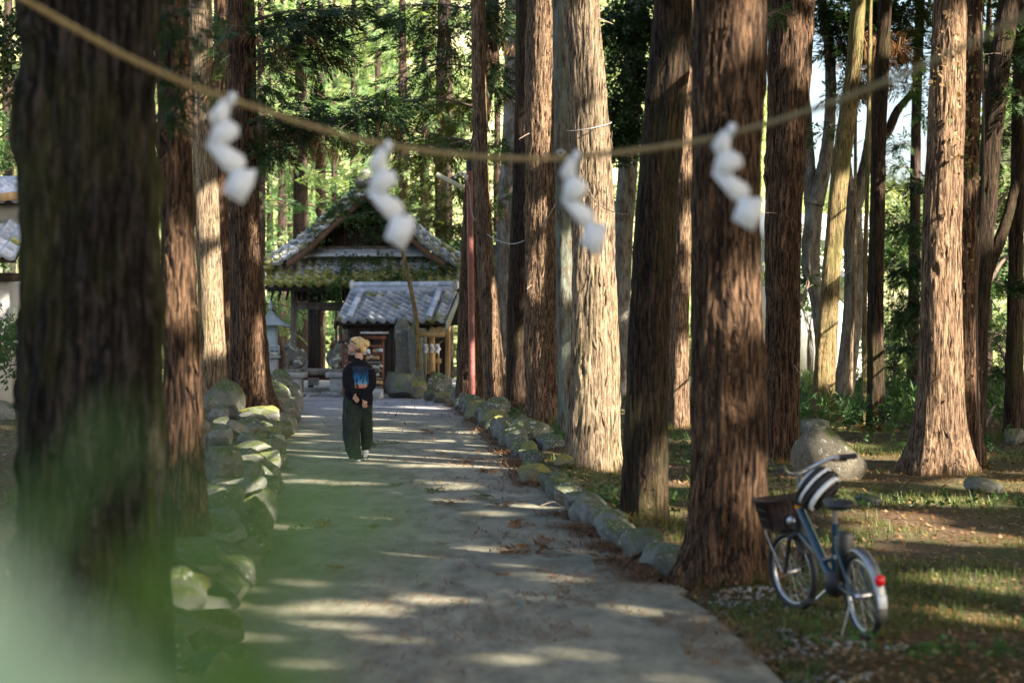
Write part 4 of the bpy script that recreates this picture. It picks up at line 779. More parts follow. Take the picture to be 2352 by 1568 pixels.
# fallen cedar sprigs, one object each
spm = []
for s in range(4):
    r2 = np.random.default_rng(200+s); f = MB(); n = 9; a = r2.uniform(0, 2*PI, n); d = np.stack([np.cos(a), np.sin(a), r2.uniform(0, .5, n)], 1); sprays(f, 'cedar', r2.normal(scale=.12, size=(n, 3))*[1, 1, .15]+[0, 0, .08], d, r2.uniform(.4, .8, n), r2)
    spm.append({'dead': f.mesh('sprig', M['dead']), 'fol_olive': f.mesh('sprig', M['fol_olive'])})
for k, (px, py, w, m, lb) in enumerate([(862, 1028, 44, 'fol_olive', 'dark olive cedar sprig on the path right behind the walking person'), (1012, 1046, 24, 'dead', 'brown sprig in the middle of the path level with the person\'s feet'), (1062, 1066, 40, 'dead', 'yellow brown sprig left of the gap in the right edging'), (1000, 1133, 30, 'fol_olive', 'small olive sprig upright on the middle of the path'), (1040, 1160, 40, 'dead', 'orange brown sprig on the path below the olive one'), (1100, 1145, 44, 'fol_olive', 'dark flattened sprig right of the middle of the path'), (1148, 1168, 38, 'dead', 'yellowish sprig near the right kerb below the flattened one'), (1190, 1212, 46, 'dead', 'brown spiky sprig near the right kerb beside pebbles'),
    (1245, 1268, 90, 'dead', 'largest tangle of brown cedar twigs on the path by the right kerb'), (1280, 1355, 34, 'dead', 'small brown sprig alone in front of the large tangle'), (768, 1310, 28, 'dead', 'orange curled sprig alone at the lower left of the path'), (742, 1212, 44, 'dead', 'reddish upright sprig on the green lit left part of the path'), (690, 1216, 36, 'fol_olive', 'yellow green sprig beside the left wall foot'), (1010, 1255, 26, 'dead', 'dull brown sprig in the middle of the path before the tangle'), (1120, 1090, 34, 'dead', 'rusty sprig at the gap where the right edging is broken'), (985, 998, 30, 'dead', 'dark brown sprig lying on the path far right of the person'), (1068, 955, 22, 'dead', 'small rusty sprig near the far end of the right edging'), (660, 1082, 26, 'dead', 'bright orange sprig against the left wall in a sun streak'), (1200, 1070, 40, 'dead', 'brown sprig heap between the path and the big tan trunk'), (1400, 1295, 60, 'dead', 'rusty sprig heap under the edging stones nearest the brown trunk'), (850, 1216, 26, 'fol_olive', 'faint green sprig left of the middle of the path'), (905, 1120, 28, 'fol_olive', 'thin green sprig lying across the middle of the path'), (1060, 1388, 24, 'dead', 'tiny brown sprig at the lower middle of the path'), (1150, 1325, 24, 'dead', 'dark crumbled sprig left of the small brown one')]):
    g_ = G(px, py, 0); s = w/F*g_.y*1.3; o = inst('cedar_sprig', spm[k % 4][m]); o.location = (g_.x, g_.y, .012); o.scale = (s, s, s*.9); o.rotation_euler = (0, 0, k*1.7); tag(o, lb, 'twig', 'fallen cedar sprigs on the path')
for k, (px, py, L, a, lb) in enumerate([(1160, 1062, 90, .35, 'long thin bare twig lying at the right edge of the path'), (1270, 1165, 60, -.5, 'bent bare twig over the right edging stones'), (2010, 1335, 0, 0, '')]):
    if L: g_ = G(px, py, .02); l = L/F*g_.y; MBq = MB().tube(smooth_curve([(-l/2, 0, .01), (0, .05*l, .05), (l/2, .3*l*a, .02)], 6), np.linspace(.009, .003, 13), 6); o = MBq.obj('twig', M['twig_pale'], None, True); o.location = g_; o.rotation_euler = (0, 0, a); tag(o, lb, 'twig')

# ------------------------------------------------------------------ shrine hall
SX, SY = -3.82, 48.0; S_ = F/SY
hx = lambda px: (px-838)/S_
hz = lambda py: H-(py-HY)/S_
hall = empty('shrine_hall', (SX, SY, 0), 'old wooden shrine hall with mossy tiled hip and gable roof at the path end', 'shrine')
def tilemesh(w, l, kind):
    n = 7; xs_ = np.linspace(-w/2, w/2, n); zt = 0.028*np.array([.9, 1.3, .7, .1, -.25, -.1, .55]); V = []
    for yv, dz_ in ((-l/2, .018), (l/2, 0)):
        for x_, z_ in zip(xs_, zt): V.append((x_, yv, z_+dz_))
    for yv, dz_ in ((-l/2, -.018), (l/2, -.02)):
        for x_, z_ in zip(xs_, zt): V.append((x_, yv, z_+dz_))
    fq = [(i, i+1, n+i+1, n+i) for i in range(n-1)]+[(2*n+i+1, 2*n+i, 3*n+i, 3*n+i+1) for i in range(n-1)]+[(2*n+i, 2*n+i+1, i+1, i) for i in range(n-1)]
    fq += [(0, n, 3*n, 2*n), (n-1, 3*n-1, 4*n-1, 2*n-1)]
    return MB().add(V, fq).mesh('roof_tile', M[kind], True)
tm = {k: tilemesh(.25, .34, k) for k in ('tile', 'tile_some_moss', 'tile_moss')}
def lay(parent, o, ux, uy, nx_, ny_, pick, rnd, skew=0.0, trim=None, jit=.006):
    """tiles on a plane: o lower left corner, ux across, uy up the slope (vectors of one tile pitch)"""
    X = Vector(ux).normalized(); Y = Vector(uy).normalized(); Z = X.cross(Y); Bm = Matrix((X, Y, Z)).transposed()
    for a in range(ny_):
        for b in range(nx_):
            if trim and not trim(a, b): continue
            p = Vector(o)+Vector(ux)*(b+.5+skew*a)+Vector(uy)*(a+.5)+Z*(.012*rnd.random())
            q = Bm@Euler((R(6)+rnd.uniform(-.03, .03), rnd.uniform(-.03, .03), rnd.uniform(-.04, .04))).to_matrix()
            sxx = Vector(ux).length/.25*1.03; mm = Matrix.Translation(p)@q.to_4x4()@Matrix.Diagonal((sxx, Vector(uy).length/.34*1.2, 2.1, 1))
            inst('roof_tile', tm[pick(a, b, rnd)], parent, mm)
ze, zt_ = hz(655), hz(585); ye, yt = 0.0, 1.25
roof = MB().add([(-2.6, ye+.02, ze-.03), (2.6, ye+.02, ze-.03), (2.3, yt, zt_-.05), (-2.3, yt, zt_-.05), (-2.6, ye+.02, ze-.12), (2.6, ye+.02, ze-.12), (2.3, yt, zt_-.2), (-2.3, yt, zt_-.2)], [(0, 1, 2, 3), (7, 6, 5, 4), (0, 4, 5, 1), (1, 5, 6, 2), (2, 6, 7, 3), (3, 7, 4, 0)]).obj('roof', M['wood_dark'], hall)
rt = random.Random(2)
lay(roof, (-2.6, ye-.04, ze), (5.2/21, 0, 0), (0, (yt-ye)/6, (zt_-ze)/6), 21, 6, lambda a, b, r: 'tile_moss' if a < 2 or (a == 2 and r.random() < .7) else ('tile_some_moss' if r.random() < .55 else 'tile'), rt, trim=lambda a, b: not (a >= 4 and b in (0, 20)) and not (a == 5 and b in (1, 19)))
# main gable roof sides
prof = [(0, hz(417)), (-.45, hz(453)), (-.88, hz(485)), (-1.25, hz(515)), (-1.62, hz(543)), (-2.1, hz(572)), (-2.62, hz(600))]
pr = smooth_curve([(x, 0, z) for x, z in prof], 3)
for sg in (-1, 1):
    V = []; fq = []
    for k, p in enumerate(pr):
        for yv in (.55, 6.0): V += [(p[0]*(-sg) if sg > 0 else p[0], yv, p[2]-.04), (p[0]*(-sg) if sg > 0 else p[0], yv, p[2]-.14)]
    for k in range(len(pr)-1):
        a = k*4; b = a+4; fq += [(a, b, b+2, a+2), (a+1, a+3, b+3, b+1), (a, a+1, b+1, b), (a+2, b+2, b+3, a+3)]
    rs = MB().add(V, fq).obj('roof', M['wood_dark'], hall)
    s_len = np.cumsum([0]+[np.linalg.norm(pr[k+1]-pr[k]) for k in range(len(pr)-1)]); nr = 12
    for a in range(nr):
        t = (a+.5)/nr*s_len[-1]; x_ = np.interp(t, s_len, pr[:, 0]); z_ = np.interp(t, s_len, pr[:, 2]); x2 = np.interp(t+.05, s_len, pr[:, 0]); z2 = np.interp(t+.05, s_len, pr[:, 2])
        sl2 = math.atan2(z_-z2, x_-x2)  # slope angle
        for b in range(7):
            # tile local y up the slope
            up = Vector(((x_-x2)*(-sg if sg > 0 else 1), 0, z_-z2)).normalized(); ax = Vector((0, 1, 0)) if up.x < 0 else Vector((0, -1, 0)); zz_ = ax.cross(up)
            q = Matrix((ax, up, zz_)).transposed()@Euler((R(5)+rt.uniform(-.06, .06), rt.uniform(-.06, .06), rt.uniform(-.08, .08))).to_matrix()
            mm = Matrix.Translation(Vector((x_*(-sg if sg > 0 else 1), .62+b*.26, z_+rt.uniform(.0, .04))))@q.to_4x4()@Matrix.Diagonal((1.08, s_len[-1]/nr/.34*1.18, 1.3, 1))
            inst('roof_tile', tm['tile_some_moss' if rt.random() < .6 else 'tile'], rs, mm)
    # verge roll tiles: round caps along the front edge
    for a in range(20):
        t = (a+.5)/20*s_len[-1]; x_ = np.interp(t, s_len, pr[:, 0]); z_ = np.interp(t, s_len, pr[:, 2]); dx = np.interp(t+.05, s_len, pr[:, 0])-x_; dz_ = np.interp(t+.05, s_len, pr[:, 2])-z_
        an = math.atan2(dz_, dx*(-sg if sg > 0 else 1)); m_ = MB().tube([(-.09, 0, 0), (.09, 0, 0)], [.075, .09], 10).mesh('verge_tile', M['tile_some_moss'], True) if a == 0 and sg == -1 else m_
        inst('verge_tile', m_, rs, Matrix.Translation(Vector((x_*(-sg if sg > 0 else 1), .50, z_+.05+rt.uniform(-.02, .02))))@Matrix.Rotation(-an, 4, 'Y')@Matrix.Rotation(rt.uniform(-.15, .15), 4, 'Z'))
    # two rows of tiles turned toward the front along the verge
    for row in range(3):
        for a in range(13):
            t = (a+.5)/13*s_len[-1]; x_ = np.interp(t, s_len, pr[:, 0]); z_ = np.interp(t, s_len, pr[:, 2]); sx_ = -sg if sg > 0 else 1
            dx = (np.interp(t+.05, s_len, pr[:, 0])-np.interp(t-.05, s_len, pr[:, 0]))*sx_; dz_ = np.interp(t+.05, s_len, pr[:, 2])-np.interp(t-.05, s_len, pr[:, 2])
            X = Vector((dx, 0, dz_)).normalized()*(1 if dx > 0 else -1); N = Vector((-X.z, 0, X.x)); Y = (Vector((0, 1, 0))*.62+N*.78).normalized(); Zv = X.cross(Y)
            q = Matrix((X, Y, Zv)).transposed()@Euler((rt.uniform(-.08, .08), rt.uniform(-.08, .08), rt.uniform(-.12, .12))).to_matrix()
            inst('roof_tile', tm['tile_some_moss' if rt.random() < .55 else ('tile_moss' if rt.random() < .3 else 'tile')], rs, Matrix.Translation(Vector((x_*sx_, .40-.1*row, z_+.04-.13*row)))@q.to_4x4()@Matrix.Diagonal((1.0, .55, 1.5, 1)))
    # barge board
    bp = smooth_curve([(x*.98, 0, z-.40-.02*abs(x)/2.6) for x, z in prof[:6]], 5); V = []; fq = []
    for p in bp:
        hgt = .075+.035*abs(p[0])/2.0
        for yv in (.14, .22): V += [(p[0]*(-sg if sg > 0 else 1), yv, p[2]+hgt), (p[0]*(-sg if sg > 0 else 1), yv, p[2]-hgt)]
    for k in range(len(bp)-1): a = k*4; b = a+4; fq += [(a, a+1, b+1, b), (a+2, b+2, b+3, a+3), (a, b, b+2, a+2), (a+1, a+3, b+3, b+1)]
    MB().add(V, fq).obj('barge_board', M['wood_brown'], hall)
# ridge, finial, pendant, gable wall
b = MB(); b.bbox((0, 3.2, hz(411)), (.3, 5.4, .22)); b.tube([(0, .5, hz(404)), (0, 6, hz(404))], .1, 10); b.obj('ridge', M['tile_some_moss'], hall)
b = MB(); b.bbox((0, .42, hz(416)), (.5, .5, .34), b=.25); b.ell((0, .40, hz(400)), (.15, .1, .2), 10, 8); b.ell((-.2, .4, hz(420)), (.1, .07, .09), 8, 6); b.ell((.2, .4, hz(420)), (.1, .07, .09), 8, 6); b.obj('ridge_end_tile', M['stone_lichen'], hall, True)
b = MB(); b.ell((0, .38, hz(470)), (.16, .04, .2), 12, 8); b.ell((-.12, .38, hz(480)), (.1, .03, .1), 10, 6); b.ell((.12, .38, hz(480)), (.1, .03, .1), 10, 6); b.obj('gable_pendant', M['wood_grey'], hall, True)
MB().add([(-1.9, .9, hz(570)), (1.9, .9, hz(570)), (0, .9, hz(440)), (-1.9, 1.0, hz(570)), (1.9, 1.0, hz(570)), (0, 1.0, hz(440))], [(0, 1, 2), (5, 4, 3), (0, 2, 5, 3), (1, 4, 5, 2), (0, 3, 4, 1)]).obj('gable_wall', M['black_cloth'] if False else M['wood_dark'], hall)
for k in range(9):
    x = -1.2+k*.3; MB().box((x, .875, (hz(568)+min(hz(568)+.9, hz(452)-abs(x)*.75))/2), (.03, .03, max(.1, hz(452)-abs(x)*.75-hz(568)))).obj('gable_batten', M['wood_brown'], hall)
MB().bbox((0, .82, hz(566)), (3.3, .1, .09)).obj('gable_beam', M['wood_grey'], hall)
for k in range(4): MB().bbox((0, .74-.07*k, hz(572+k*4.5)), (3.1+.06*k, .16, .05), b=.15).obj('ridge_course', M['tile'], hall)
for sg in (-1, 1): MB().bbox((sg*1.85, .6, hz(588)), (.62, .2, .06), b=.15).obj('ridge_course', M['tile'], hall)
# eaves and body
MB().bbox((0, .10, ze-.11), (5.1, .1, .1)).obj('eave_board', M['wood_dark'], hall)
for k in range(26): MB().box((-2.45+k*.196, .75, ze-.02+.0), (.05, 1.4, .06), rot=(.52, 0, 0)).obj('rafter', M['wood_dark'], hall)
zc = ze-.02
for x, yv in [(-1.95, .9), (-.54, .9), (.75, .9), (1.95, .9), (-1.95, 5), (-.54, 5), (.75, 5), (1.95, 5)]: MB().bbox((x, yv, zc/2), (.15, .15, zc), b=.08).obj('post', M['wood_grey'] if yv < 2 else M['wood_dark'], hall)
for yv, x0, x1 in [(.9, -1.95, -.54), (.9, -.54, .75), (.9, .75, 1.95), (5, -1.95, .75)]: MB().bbox(((x0+x1)/2, yv-.005, hz(702)), (x1-x0-.15, .1, .19)).obj('beam', M['wood_grey'], hall)
for k in range(10): MB().box((-1.80+k*.13, .92, (hz(690)+zc)/2), (.122, .03, zc-hz(690))).obj('wall_board', M['wood_dark'], hall)
for k in range(20): MB().box((-.40+k*.122, 1.02, 1.15+.3), (.114, .03, 2.1)).obj('wall_board', M['wood_dark'], hall)
for k in range(9): MB().box((-1.02+k*.125, 2.9, 1.5), (.10 if k % 3 else .06, .04, 2.0)).obj('wall_board', M['wood_grey'], hall)
for k in range(3): MB().box((-1.95+k*.12, 4.9, 1.5), (.11, .04, 2.0)).obj('wall_board', M['wood_dark'], hall)
for k in range(8): MB().box((0, .3+k*.62, hz(858)), (4.3, .6, .07)).obj('floor_board', M['wood_grey'], hall)
MB().box((0, .35, hz(868)), (4.2, .08, .12)).obj('floor_beam', M['wood_red'], hall)
MB().add([(-2.3, 1.2, ze+.05), (2.3, 1.2, ze+.05), (2.3, 5.8, ze+.05), (-2.3, 5.8, ze+.05)], [(0, 1, 2, 3)]).obj('ceiling', M['wood_dark'], hall)
# vines hanging over the gable
f = MB(); r3 = np.random.default_rng(4); pts = []
for (px, py, rad_, n) in [(838, 450, .5, 130), (800, 470, .4, 80), (870, 490, .45, 100), (838, 480, .5, 90), (770, 490, .35, 60), (760, 500, .25, 20), (850, 530, .5, 50), (820, 575, .35, 40), (790, 610, .4, 60), (800, 650, .35, 50), (770, 665, .25, 30), (760, 685, .2, 20), (900, 640, .4, 40), (960, 640, .35, 36), (1010, 630, .35, 40), (940, 560, .4, 30), (1000, 575, .35, 50), (1040, 570, .3, 40), (720, 545, .3, 26), (690, 560, .25, 16), (870, 600, .4, 40), (860, 655, .3, 24), (700, 650, .3, 14)]:
    yq = .3 if py < 560 else (.9 if py < 600 else (.35 if py < 640 else -.05)); q = r3.normal(scale=1, size=(n, 3))*[rad_*.7, .12, rad_*.45]; pts.append(q+[hx(px), yq-.05, hz(py)+(.06 if py > 560 else 0)])
p = np.concatenate(pts); sprays(f, 'broad', p, r3.normal(size=p.shape)+[0, -.3, -.4], r3.uniform(.14, .28, len(p)), r3)
vine = f.obj('climbing_vine', M['fol_mid']); vine.location = (SX, SY, 0); tag(vine, 'leafy creeper straggling over the gable and front roof of the shrine hall', 'vine')
# ------------------------------------------------------------------ small tiled roof shed
sh_ = empty('tiled_shed', (-4.34, 46.0, 0), 'small shed with pale grey pantile roof in front of the shrine hall', 'shed', rz=R(-12))
rl, rh, rd, e0 = 2.76, .72, 1.15, 1.88
rf = MB().add([(0, 0, e0-.03), (rl, 0, e0-.03), (rl, rd, e0+rh-.03), (0, rd, e0+rh-.03), (0, 0, e0-.1), (rl, 0, e0-.1), (rl, rd, e0+rh-.12), (0, rd, e0+rh-.12), (0, 2*rd, e0-.03), (rl, 2*rd, e0-.03), (rl, 2*rd, e0-.1), (0, 2*rd, e0-.1)], [(0, 1, 2, 3), (0, 4, 5, 1), (1, 5, 6, 2), (0, 3, 7, 4), (3, 2, 9, 8), (7, 11, 10, 6), (2, 6, 10, 9), (3, 8, 11, 7), (4, 7, 6, 5), (8, 9, 10, 11)]).obj('roof', M['wood_dark'], sh_)
lay(rf, (0, -.03, e0), (rl/11, 0, 0), (0, rd/7, rh/7), 11, 7, lambda a, b, r: 'tile_some_moss' if (b > 8 and r.random() < .6) or r.random() < .1 else 'tile', rt)
for x in (.30, rl-.42):
    for k in range(8):
        t = (k+.5)/8; m_ = MB().tube([(0, -.09, 0), (0, .09, 0)], [.075, .085], 12).mesh('roll_tile', M['tile'], True) if (k == 0 and x < 1) else m_
        inst('roll_tile', m_, rf, Matrix.Translation((x, rd*t, e0+rh*t+.09))@Matrix.Rotation(math.atan2(rh, rd), 4, 'X')@Matrix.Scale(1.05, 4))
for k in range(11):
    x = (k+.5)*rl/11+.05
    inst('ridge_tile', MB().tube([(-.125, 0, 0), (.125, 0, 0)], [.085, .095], 12).mesh('ridge_tile', M['tile'], True) if k == 0 else bpy.data.objects['ridge_tile'].data, rf, Matrix.Translation((x, rd, e0+rh+.20)))
MB().bbox((rl/2, rd, e0+rh+.06), (rl-.1, .2, .2), b=.1).obj('ridge_bed', M['tile'], rf)
for x in (.04, rl-.04): MB().ell((x, rd, e0+rh+.19), (.09, .12, .15), 12, 8).obj('ridge_end_tile', M['tile_some_moss'], rf, True)
MB().add([(rl+.03, -.08, e0-.28), (rl+.03, -.08, e0-.02), (rl+.03, rd, e0+rh-.02), (rl+.03, rd, e0+rh-.2), (rl+.08, -.08, e0-.28), (rl+.08, -.08, e0-.02), (rl+.08, rd, e0+rh-.02), (rl+.08, rd, e0+rh-.2)], [(0, 1, 2, 3), (7, 6, 5, 4), (1, 5, 6, 2), (0, 4, 5, 1), (0, 3, 7, 4), (2, 6, 7, 3)]).obj('barge_board', M['wood_pale'], sh_)
MB().add([(-.08, -.05, e0-.2), (-.08, -.05, e0-.02), (-.08, rd, e0+rh-.02), (-.08, rd, e0+rh-.2), (-.03, -.05, e0-.2), (-.03, -.05, e0-.02), (-.03, rd, e0+rh-.02), (-.03, rd, e0+rh-.2)], [(0, 1, 2, 3), (7, 6, 5, 4), (1, 5, 6, 2), (0, 4, 5, 1), (0, 3, 7, 4), (2, 6, 7, 3)]).obj('barge_board', M['wood_dark'], sh_)
for x, yv in ((.25, .3), (1.3, .3), (2.35, .3), (.25, 1.9), (2.35, 1.9)): MB().bbox((x, yv, e0/2), (.12, .12, e0+.1)).obj('post', M['wood_dark'] if x < 2 else M['wood_gold'], sh_)
MB().bbox((1.3, .3, e0-.12), (2.5, .12, .14)).obj('beam', M['wood_dark'], sh_)
for k in range(17): MB().box((.25+k*.13, 1.9, 1.0), (.122, .03, 1.9)).obj('wall_board', M['wood_dark'], sh_)
for x, z, r_ in ((2.45, e0-.24, .1), (2.62, e0-.2, .11)): MB().ell((x, .2, z), (.16, .12, r_), 14, 8).obj('carved_bracket', M['wood_gold'], sh_, True)
MB().bbox((2.35, .15, e0-.32), (.7, .12, .14), b=.2).obj('carved_beam', M['wood_gold'], sh_)
for k in range(5): MB().bbox((2.1+k*.09, .5, .95), (.04, .04, .75)).obj('lattice_bar', M['wood_gold'], sh_)
MB().bbox((2.28, .5, .9), (.5, .05, .12)).obj('lattice_rail', M['wood_gold'], sh_)
# shimenawa and paper streamers on the little shrine front
rp = empty('straw_rope', (-1.95, 45.6, 1.35), 'short thin straw rope with white paper strips before the golden lattice', 'rope')
MB().tube(smooth_curve([(-.26, 0, .06), (-.1, 0, -.03), (.1, 0, -.03), (.26, 0, .06)], 6), .012, 8).obj('cord', M['straw'], rp, True)
def streamer(parent, p, w, n, rz=0, seed=0, name='paper_strip'):
    b = MB(); z = 0; x = 0; r_ = random.Random(seed)
    for k in range(n): x += (.35 if k % 2 else -.3)*w; b.box((p[0]+x, p[1]+.002*k, p[2]+z-w*.5), (w, .003, w*1.05), rot=(0, R(-25 if k % 2 else 18), 0)); z -= w*.82
    return b.obj(name, M['paper'], parent)
for k, x in enumerate((-.16, .0, .14)): streamer(rp, (x, -.02, -.03), .085, 3, seed=k)
sb = empty('signboard', (-2.33, 45.7, 0), 'weathered pale green wooden board between stone slab and golden lattice', 'board')
MB().bbox((0, 0, 1.05), (.40, .05, 1.2)).obj('panel', M['wood_pale'], sb); [MB().bbox((x, -.03, 1.05), (.05, .06, 1.3)).obj('frame', M['wood_pale'], sb) for x in (-.2, .2)]; MB().bbox((0, -.03, 1.68), (.45, .06, .06)).obj('frame', M['wood_pale'], sb)
# ema rack -----------------------------------------------------------------
ek = empty('plaque_rack', (-3.38, 45.0, 0), 'red brown wooden rack with rows of votive plaques under a small roof', 'rack')
for x in (-.72, -.16, .24): MB().bbox((x, 0, .82), (.055, .055, 1.5)).obj('post', M['wood_red'], ek)
MB().bbox((.04, -.05, 1.60), (.66, .42, .05)).obj('roof_board', M['concrete_block'], ek); MB().bbox((.02, -.12, 1.49), (.62, .08, .08)).obj('roof_beam', M['wood_red'], ek)
MB().box((-.5, -.05, 1.45), (.7, .3, .05), rot=(0, R(-14), 0)).obj('roof_board', M['wood_dark'], ek)
for z in (.28, .48, .68, .88, 1.08, 1.28): MB().bbox((.04, -.01, z), (.42, .03, .06)).obj('rail', M['wood_red'] if z > 1 else M['wood_grey'], ek); MB().bbox((-.44, -.01, z), (.54, .03, .05)).obj('rail', M['wood_red'], ek)
r_ = random.Random(8); em = MB().add([(-.05, 0, -.04), (.05, 0, -.04), (.05, 0, .025), (0, 0, .05), (-.05, 0, .025), (-.05, .01, -.04), (.05, .01, -.04), (.05, .01, .025), (0, .01, .05), (-.05, .01, .025)], [(0, 1, 2, 3, 4), (9, 8, 7, 6, 5), (0, 5, 6, 1), (1, 6, 7, 2), (2, 7, 8, 3), (3, 8, 9, 4), (4, 9, 5, 0)]); em = [em.mesh('plaque', M['wood_gold']), em.mesh('plaque', M['wood_pale']), em.mesh('plaque', M['paper'])]
for z in (.38, .58, .78, 1.0, 1.18):
    for k in range(5):
        if r_.random() < .8: inst('plaque', em[2 if z > 1.1 and r_.random() < .7 else r_.choice([0, 0, 1])], ek, Matrix.Translation((-.12+k*.078, -.045-.004*k, z+r_.uniform(-.02, .02)))@Matrix.Rotation(r_.uniform(-.2, .2), 4, 'Y'))
for k in range(9): inst('paper_slip', em[2], ek, Matrix.Translation((-.55+.055*k, -.05, 1.16+r_.uniform(-.06, .05)))@Matrix.Rotation(r_.uniform(-.3, .3), 4, 'Y'))
MB().bbox((.05, -.05, .12), (.42, .3, .24)).obj('footing', M['concrete_block'], ek)
# steles -----------------------------------------------------------------
def stele(px0, px1, py0, py1, D, label, mat, seed):
    x = ((px0+px1)/2-CX)/F*D; z0 = H-(py1-HY)/F*D; z1 = H-(py0-HY)/F*D; w = (px1-px0)/F*D/2; rng = np.random.default_rng(seed); n = 20; m = 22; V = []
    for k in range(m+1):
        t = k/m; ww = w*(1-.25*t)*math.sqrt(max(0.02, 1-max(0, (t-.78)/.22)**2))*(1+.05*math.sin(t*9+seed)); a = np.linspace(0, 2*PI, n, endpoint=False)
        c = np.sign(np.cos(a))*np.abs(np.cos(a))**.6; s = np.sign(np.sin(a))*np.abs(np.sin(a))**.6
        V.append(np.stack([c*ww*(1+rng.normal(scale=.02, size=n))+.04*math.sin(t*3+seed), s*ww*.45*(1+rng.normal(scale=.03, size=n)), np.full(n, (z1-z0)*t-.1)], 1))
    V = np.concatenate(V); i, j = np.meshgrid(np.arange(m), np.arange(n), indexing='ij'); i = i.ravel(); j = j.ravel(); k = (j+1) % n
    b = MB().add(V, np.stack([i*n+j, i*n+k, (i+1)*n+k, (i+1)*n+j], 1)); b.add(V[-n:], [tuple(range(n))]); o = b.obj('standing_stone', M[mat], None, True); o.location = (x, D, z0); return tag(o, label, 'stone slab')
stele(903, 950, 720, 862, 45.5, 'taller grey standing stone slab on the mossy boulder', 'stele', 1)
stele(938, 972, 733, 868, 45.25, 'darker narrow standing stone with mossy top and right edge', 'stone_moss', 2)
MB().tube(smooth_curve([P(921, 566, 45.0), P(930, 600, 45), P(941, 650, 45), P(949, 690, 45), P(956, 738, 45), P(962, 850, 45.2)], 5), np.linspace(.045, .06, 26), 8).obj('bare_pole', M['bark_moss'], None, True)
tag(bpy.data.objects['bare_pole'], 'crooked bare pole leaning up from the standing stones across the roofs', 'pole')
# guardian dogs -------------------------------------------------------------
def remesh(o, vox, sm=2):
    m = o.modifiers.new('remesh', 'REMESH'); m.mode = 'VOXEL'; m.voxel_size = vox; m.use_smooth_shade = True
    if sm: s = o.modifiers.new('smooth', 'SMOOTH'); s.iterations = sm; s.factor = .5
def guardian(px, D, flip, label):
    x = (px-CX)/F*D; root = empty('guardian_dog_statue', (x, D, 0), label, 'statue'); h0 = .62; f = flip
    MB().bbox((0, 0, .24), (.42, .42, .48), b=.06).obj('pedestal', M['granite'], root); MB().bbox((0, 0, .555), (.62, .5, .15), b=.1).obj('slab', M['granite'], root); MB().bbox((0, 0, .665), (.42, .36, .08), b=.1).obj('plinth', M['stone'], root)
    MB().bbox((-.02, -.02, -.02), (.8, .6, .1), b=.1).obj('footing', M['stone_moss'], root)
    b = MB(); z = .70
    b.ell((.07*f, .02, z+.14), (.15, .13, .15), 18, 12)            # haunches
    b.ell((.0, 0, z+.26), (.14, .12, .17), 18, 12, rot=(0, R(18*f), 0))
    b.ell((-.06*f, 0, z+.35), (.13, .11, .12), 18, 12)             # chest, mane
    b.ell((-.06*f, -.01, z+.47), (.125, .12, .115), 18, 12)          # head
    b.ell((-.15*f, -.03, z+.45), (.075, .08, .06), 14, 10); b.ell((-.145*f, -.03, z+.415), (.06, .065, .03), 12, 8)  # muzzle, jaw
    b.ell((-.10*f, -.09, z+.505), (.03, .03, .025), 8, 6); b.ell((-.02*f, -.1, z+.55), (.035, .02, .045), 8, 6, rot=(.3, 0, 0)); b.ell((-.02*f, .09, z+.55), (.035, .02, .045), 8, 6)
    for k in range(9): a = k*.7; b.ell((-.01*f+.09*math.cos(a), .1*math.sin(a), z+.38+.04*math.sin(k*2.1)), (.04, .04, .045), 8, 6)
    for yv in (-.07, .07): b.tube([(-.10*f, yv, z+.32), (-.125*f, yv, z+.18), (-.12*f, yv, z+.05)], [.055, .042, .038], 10); b.ell((-.15*f, yv, z+.025), (.06, .042, .032), 10, 6); b.ell((.02*f, yv*1.5, z+.03), (.09, .045, .035), 10, 6); b.ell((.09*f, yv*1.4, z+.12), (.10, .06, .11), 12, 8)
    b.tube(smooth_curve([(.17*f, 0, z+.08), (.23*f, 0, z+.2), (.20*f, 0, z+.34), (.13*f, 0, z+.40)], 5), np.linspace(.045, .03, 16), 10); b.ell((.19*f, 0, z+.28), (.06, .05, .1), 10, 8)
    o = b.obj('body', M['stone_lichen'], root, True); o.scale = (1.2, 1.2, 1.2); o.location = (0, 0, -.14); remesh(o, .014, 2); return root
guardian(676, 46.0, 1, 'lichened stone guardian dog on a pedestal left of the shrine steps')
guardian(778, 46.0, -1, 'stone guardian dog with straw cord, just left of the person\'s head')
MB().tube([(.0+.14*math.cos(a), -.02+.13*math.sin(a), 1.07-.02*math.sin(a)) for a in np.linspace(0, 2*PI, 20)[:-1]], .014, 6, closed=True).obj('straw_cord', M['straw'], bpy.data.objects['guardian_dog_statue.001'], True)
lnn = empty('stone_bench', (-4.95, 46.3, 0), 'grey board platform edge bridging the two statue pedestals', 'bench'); MB().bbox((0, 0, .60), (.62, .3, .13)).obj('top', M['wood_grey'], lnn); MB().bbox((-.05, .1, .50), (.9, .1, .06)).obj('rail', M['wood_red'], lnn); MB().bbox((-.05, .3, .37), (.26, .2, .2)).obj('box', M['concrete_block'], lnn)
for k in range(5): boulder(690+k*30, 903, 36, 16, 45.8-.05*k, ['left end', 'second from left', 'middle', 'fourth from left', 'right end'][k]+' block of the low kerb under the statues', 'granite', 0, .6, 'kerb_block')
mp = stele(686, 706, 818, 864, 46.8, 'small pale pointed stone behind the left statue', 'granite', 5); mp.location.z = 0.55
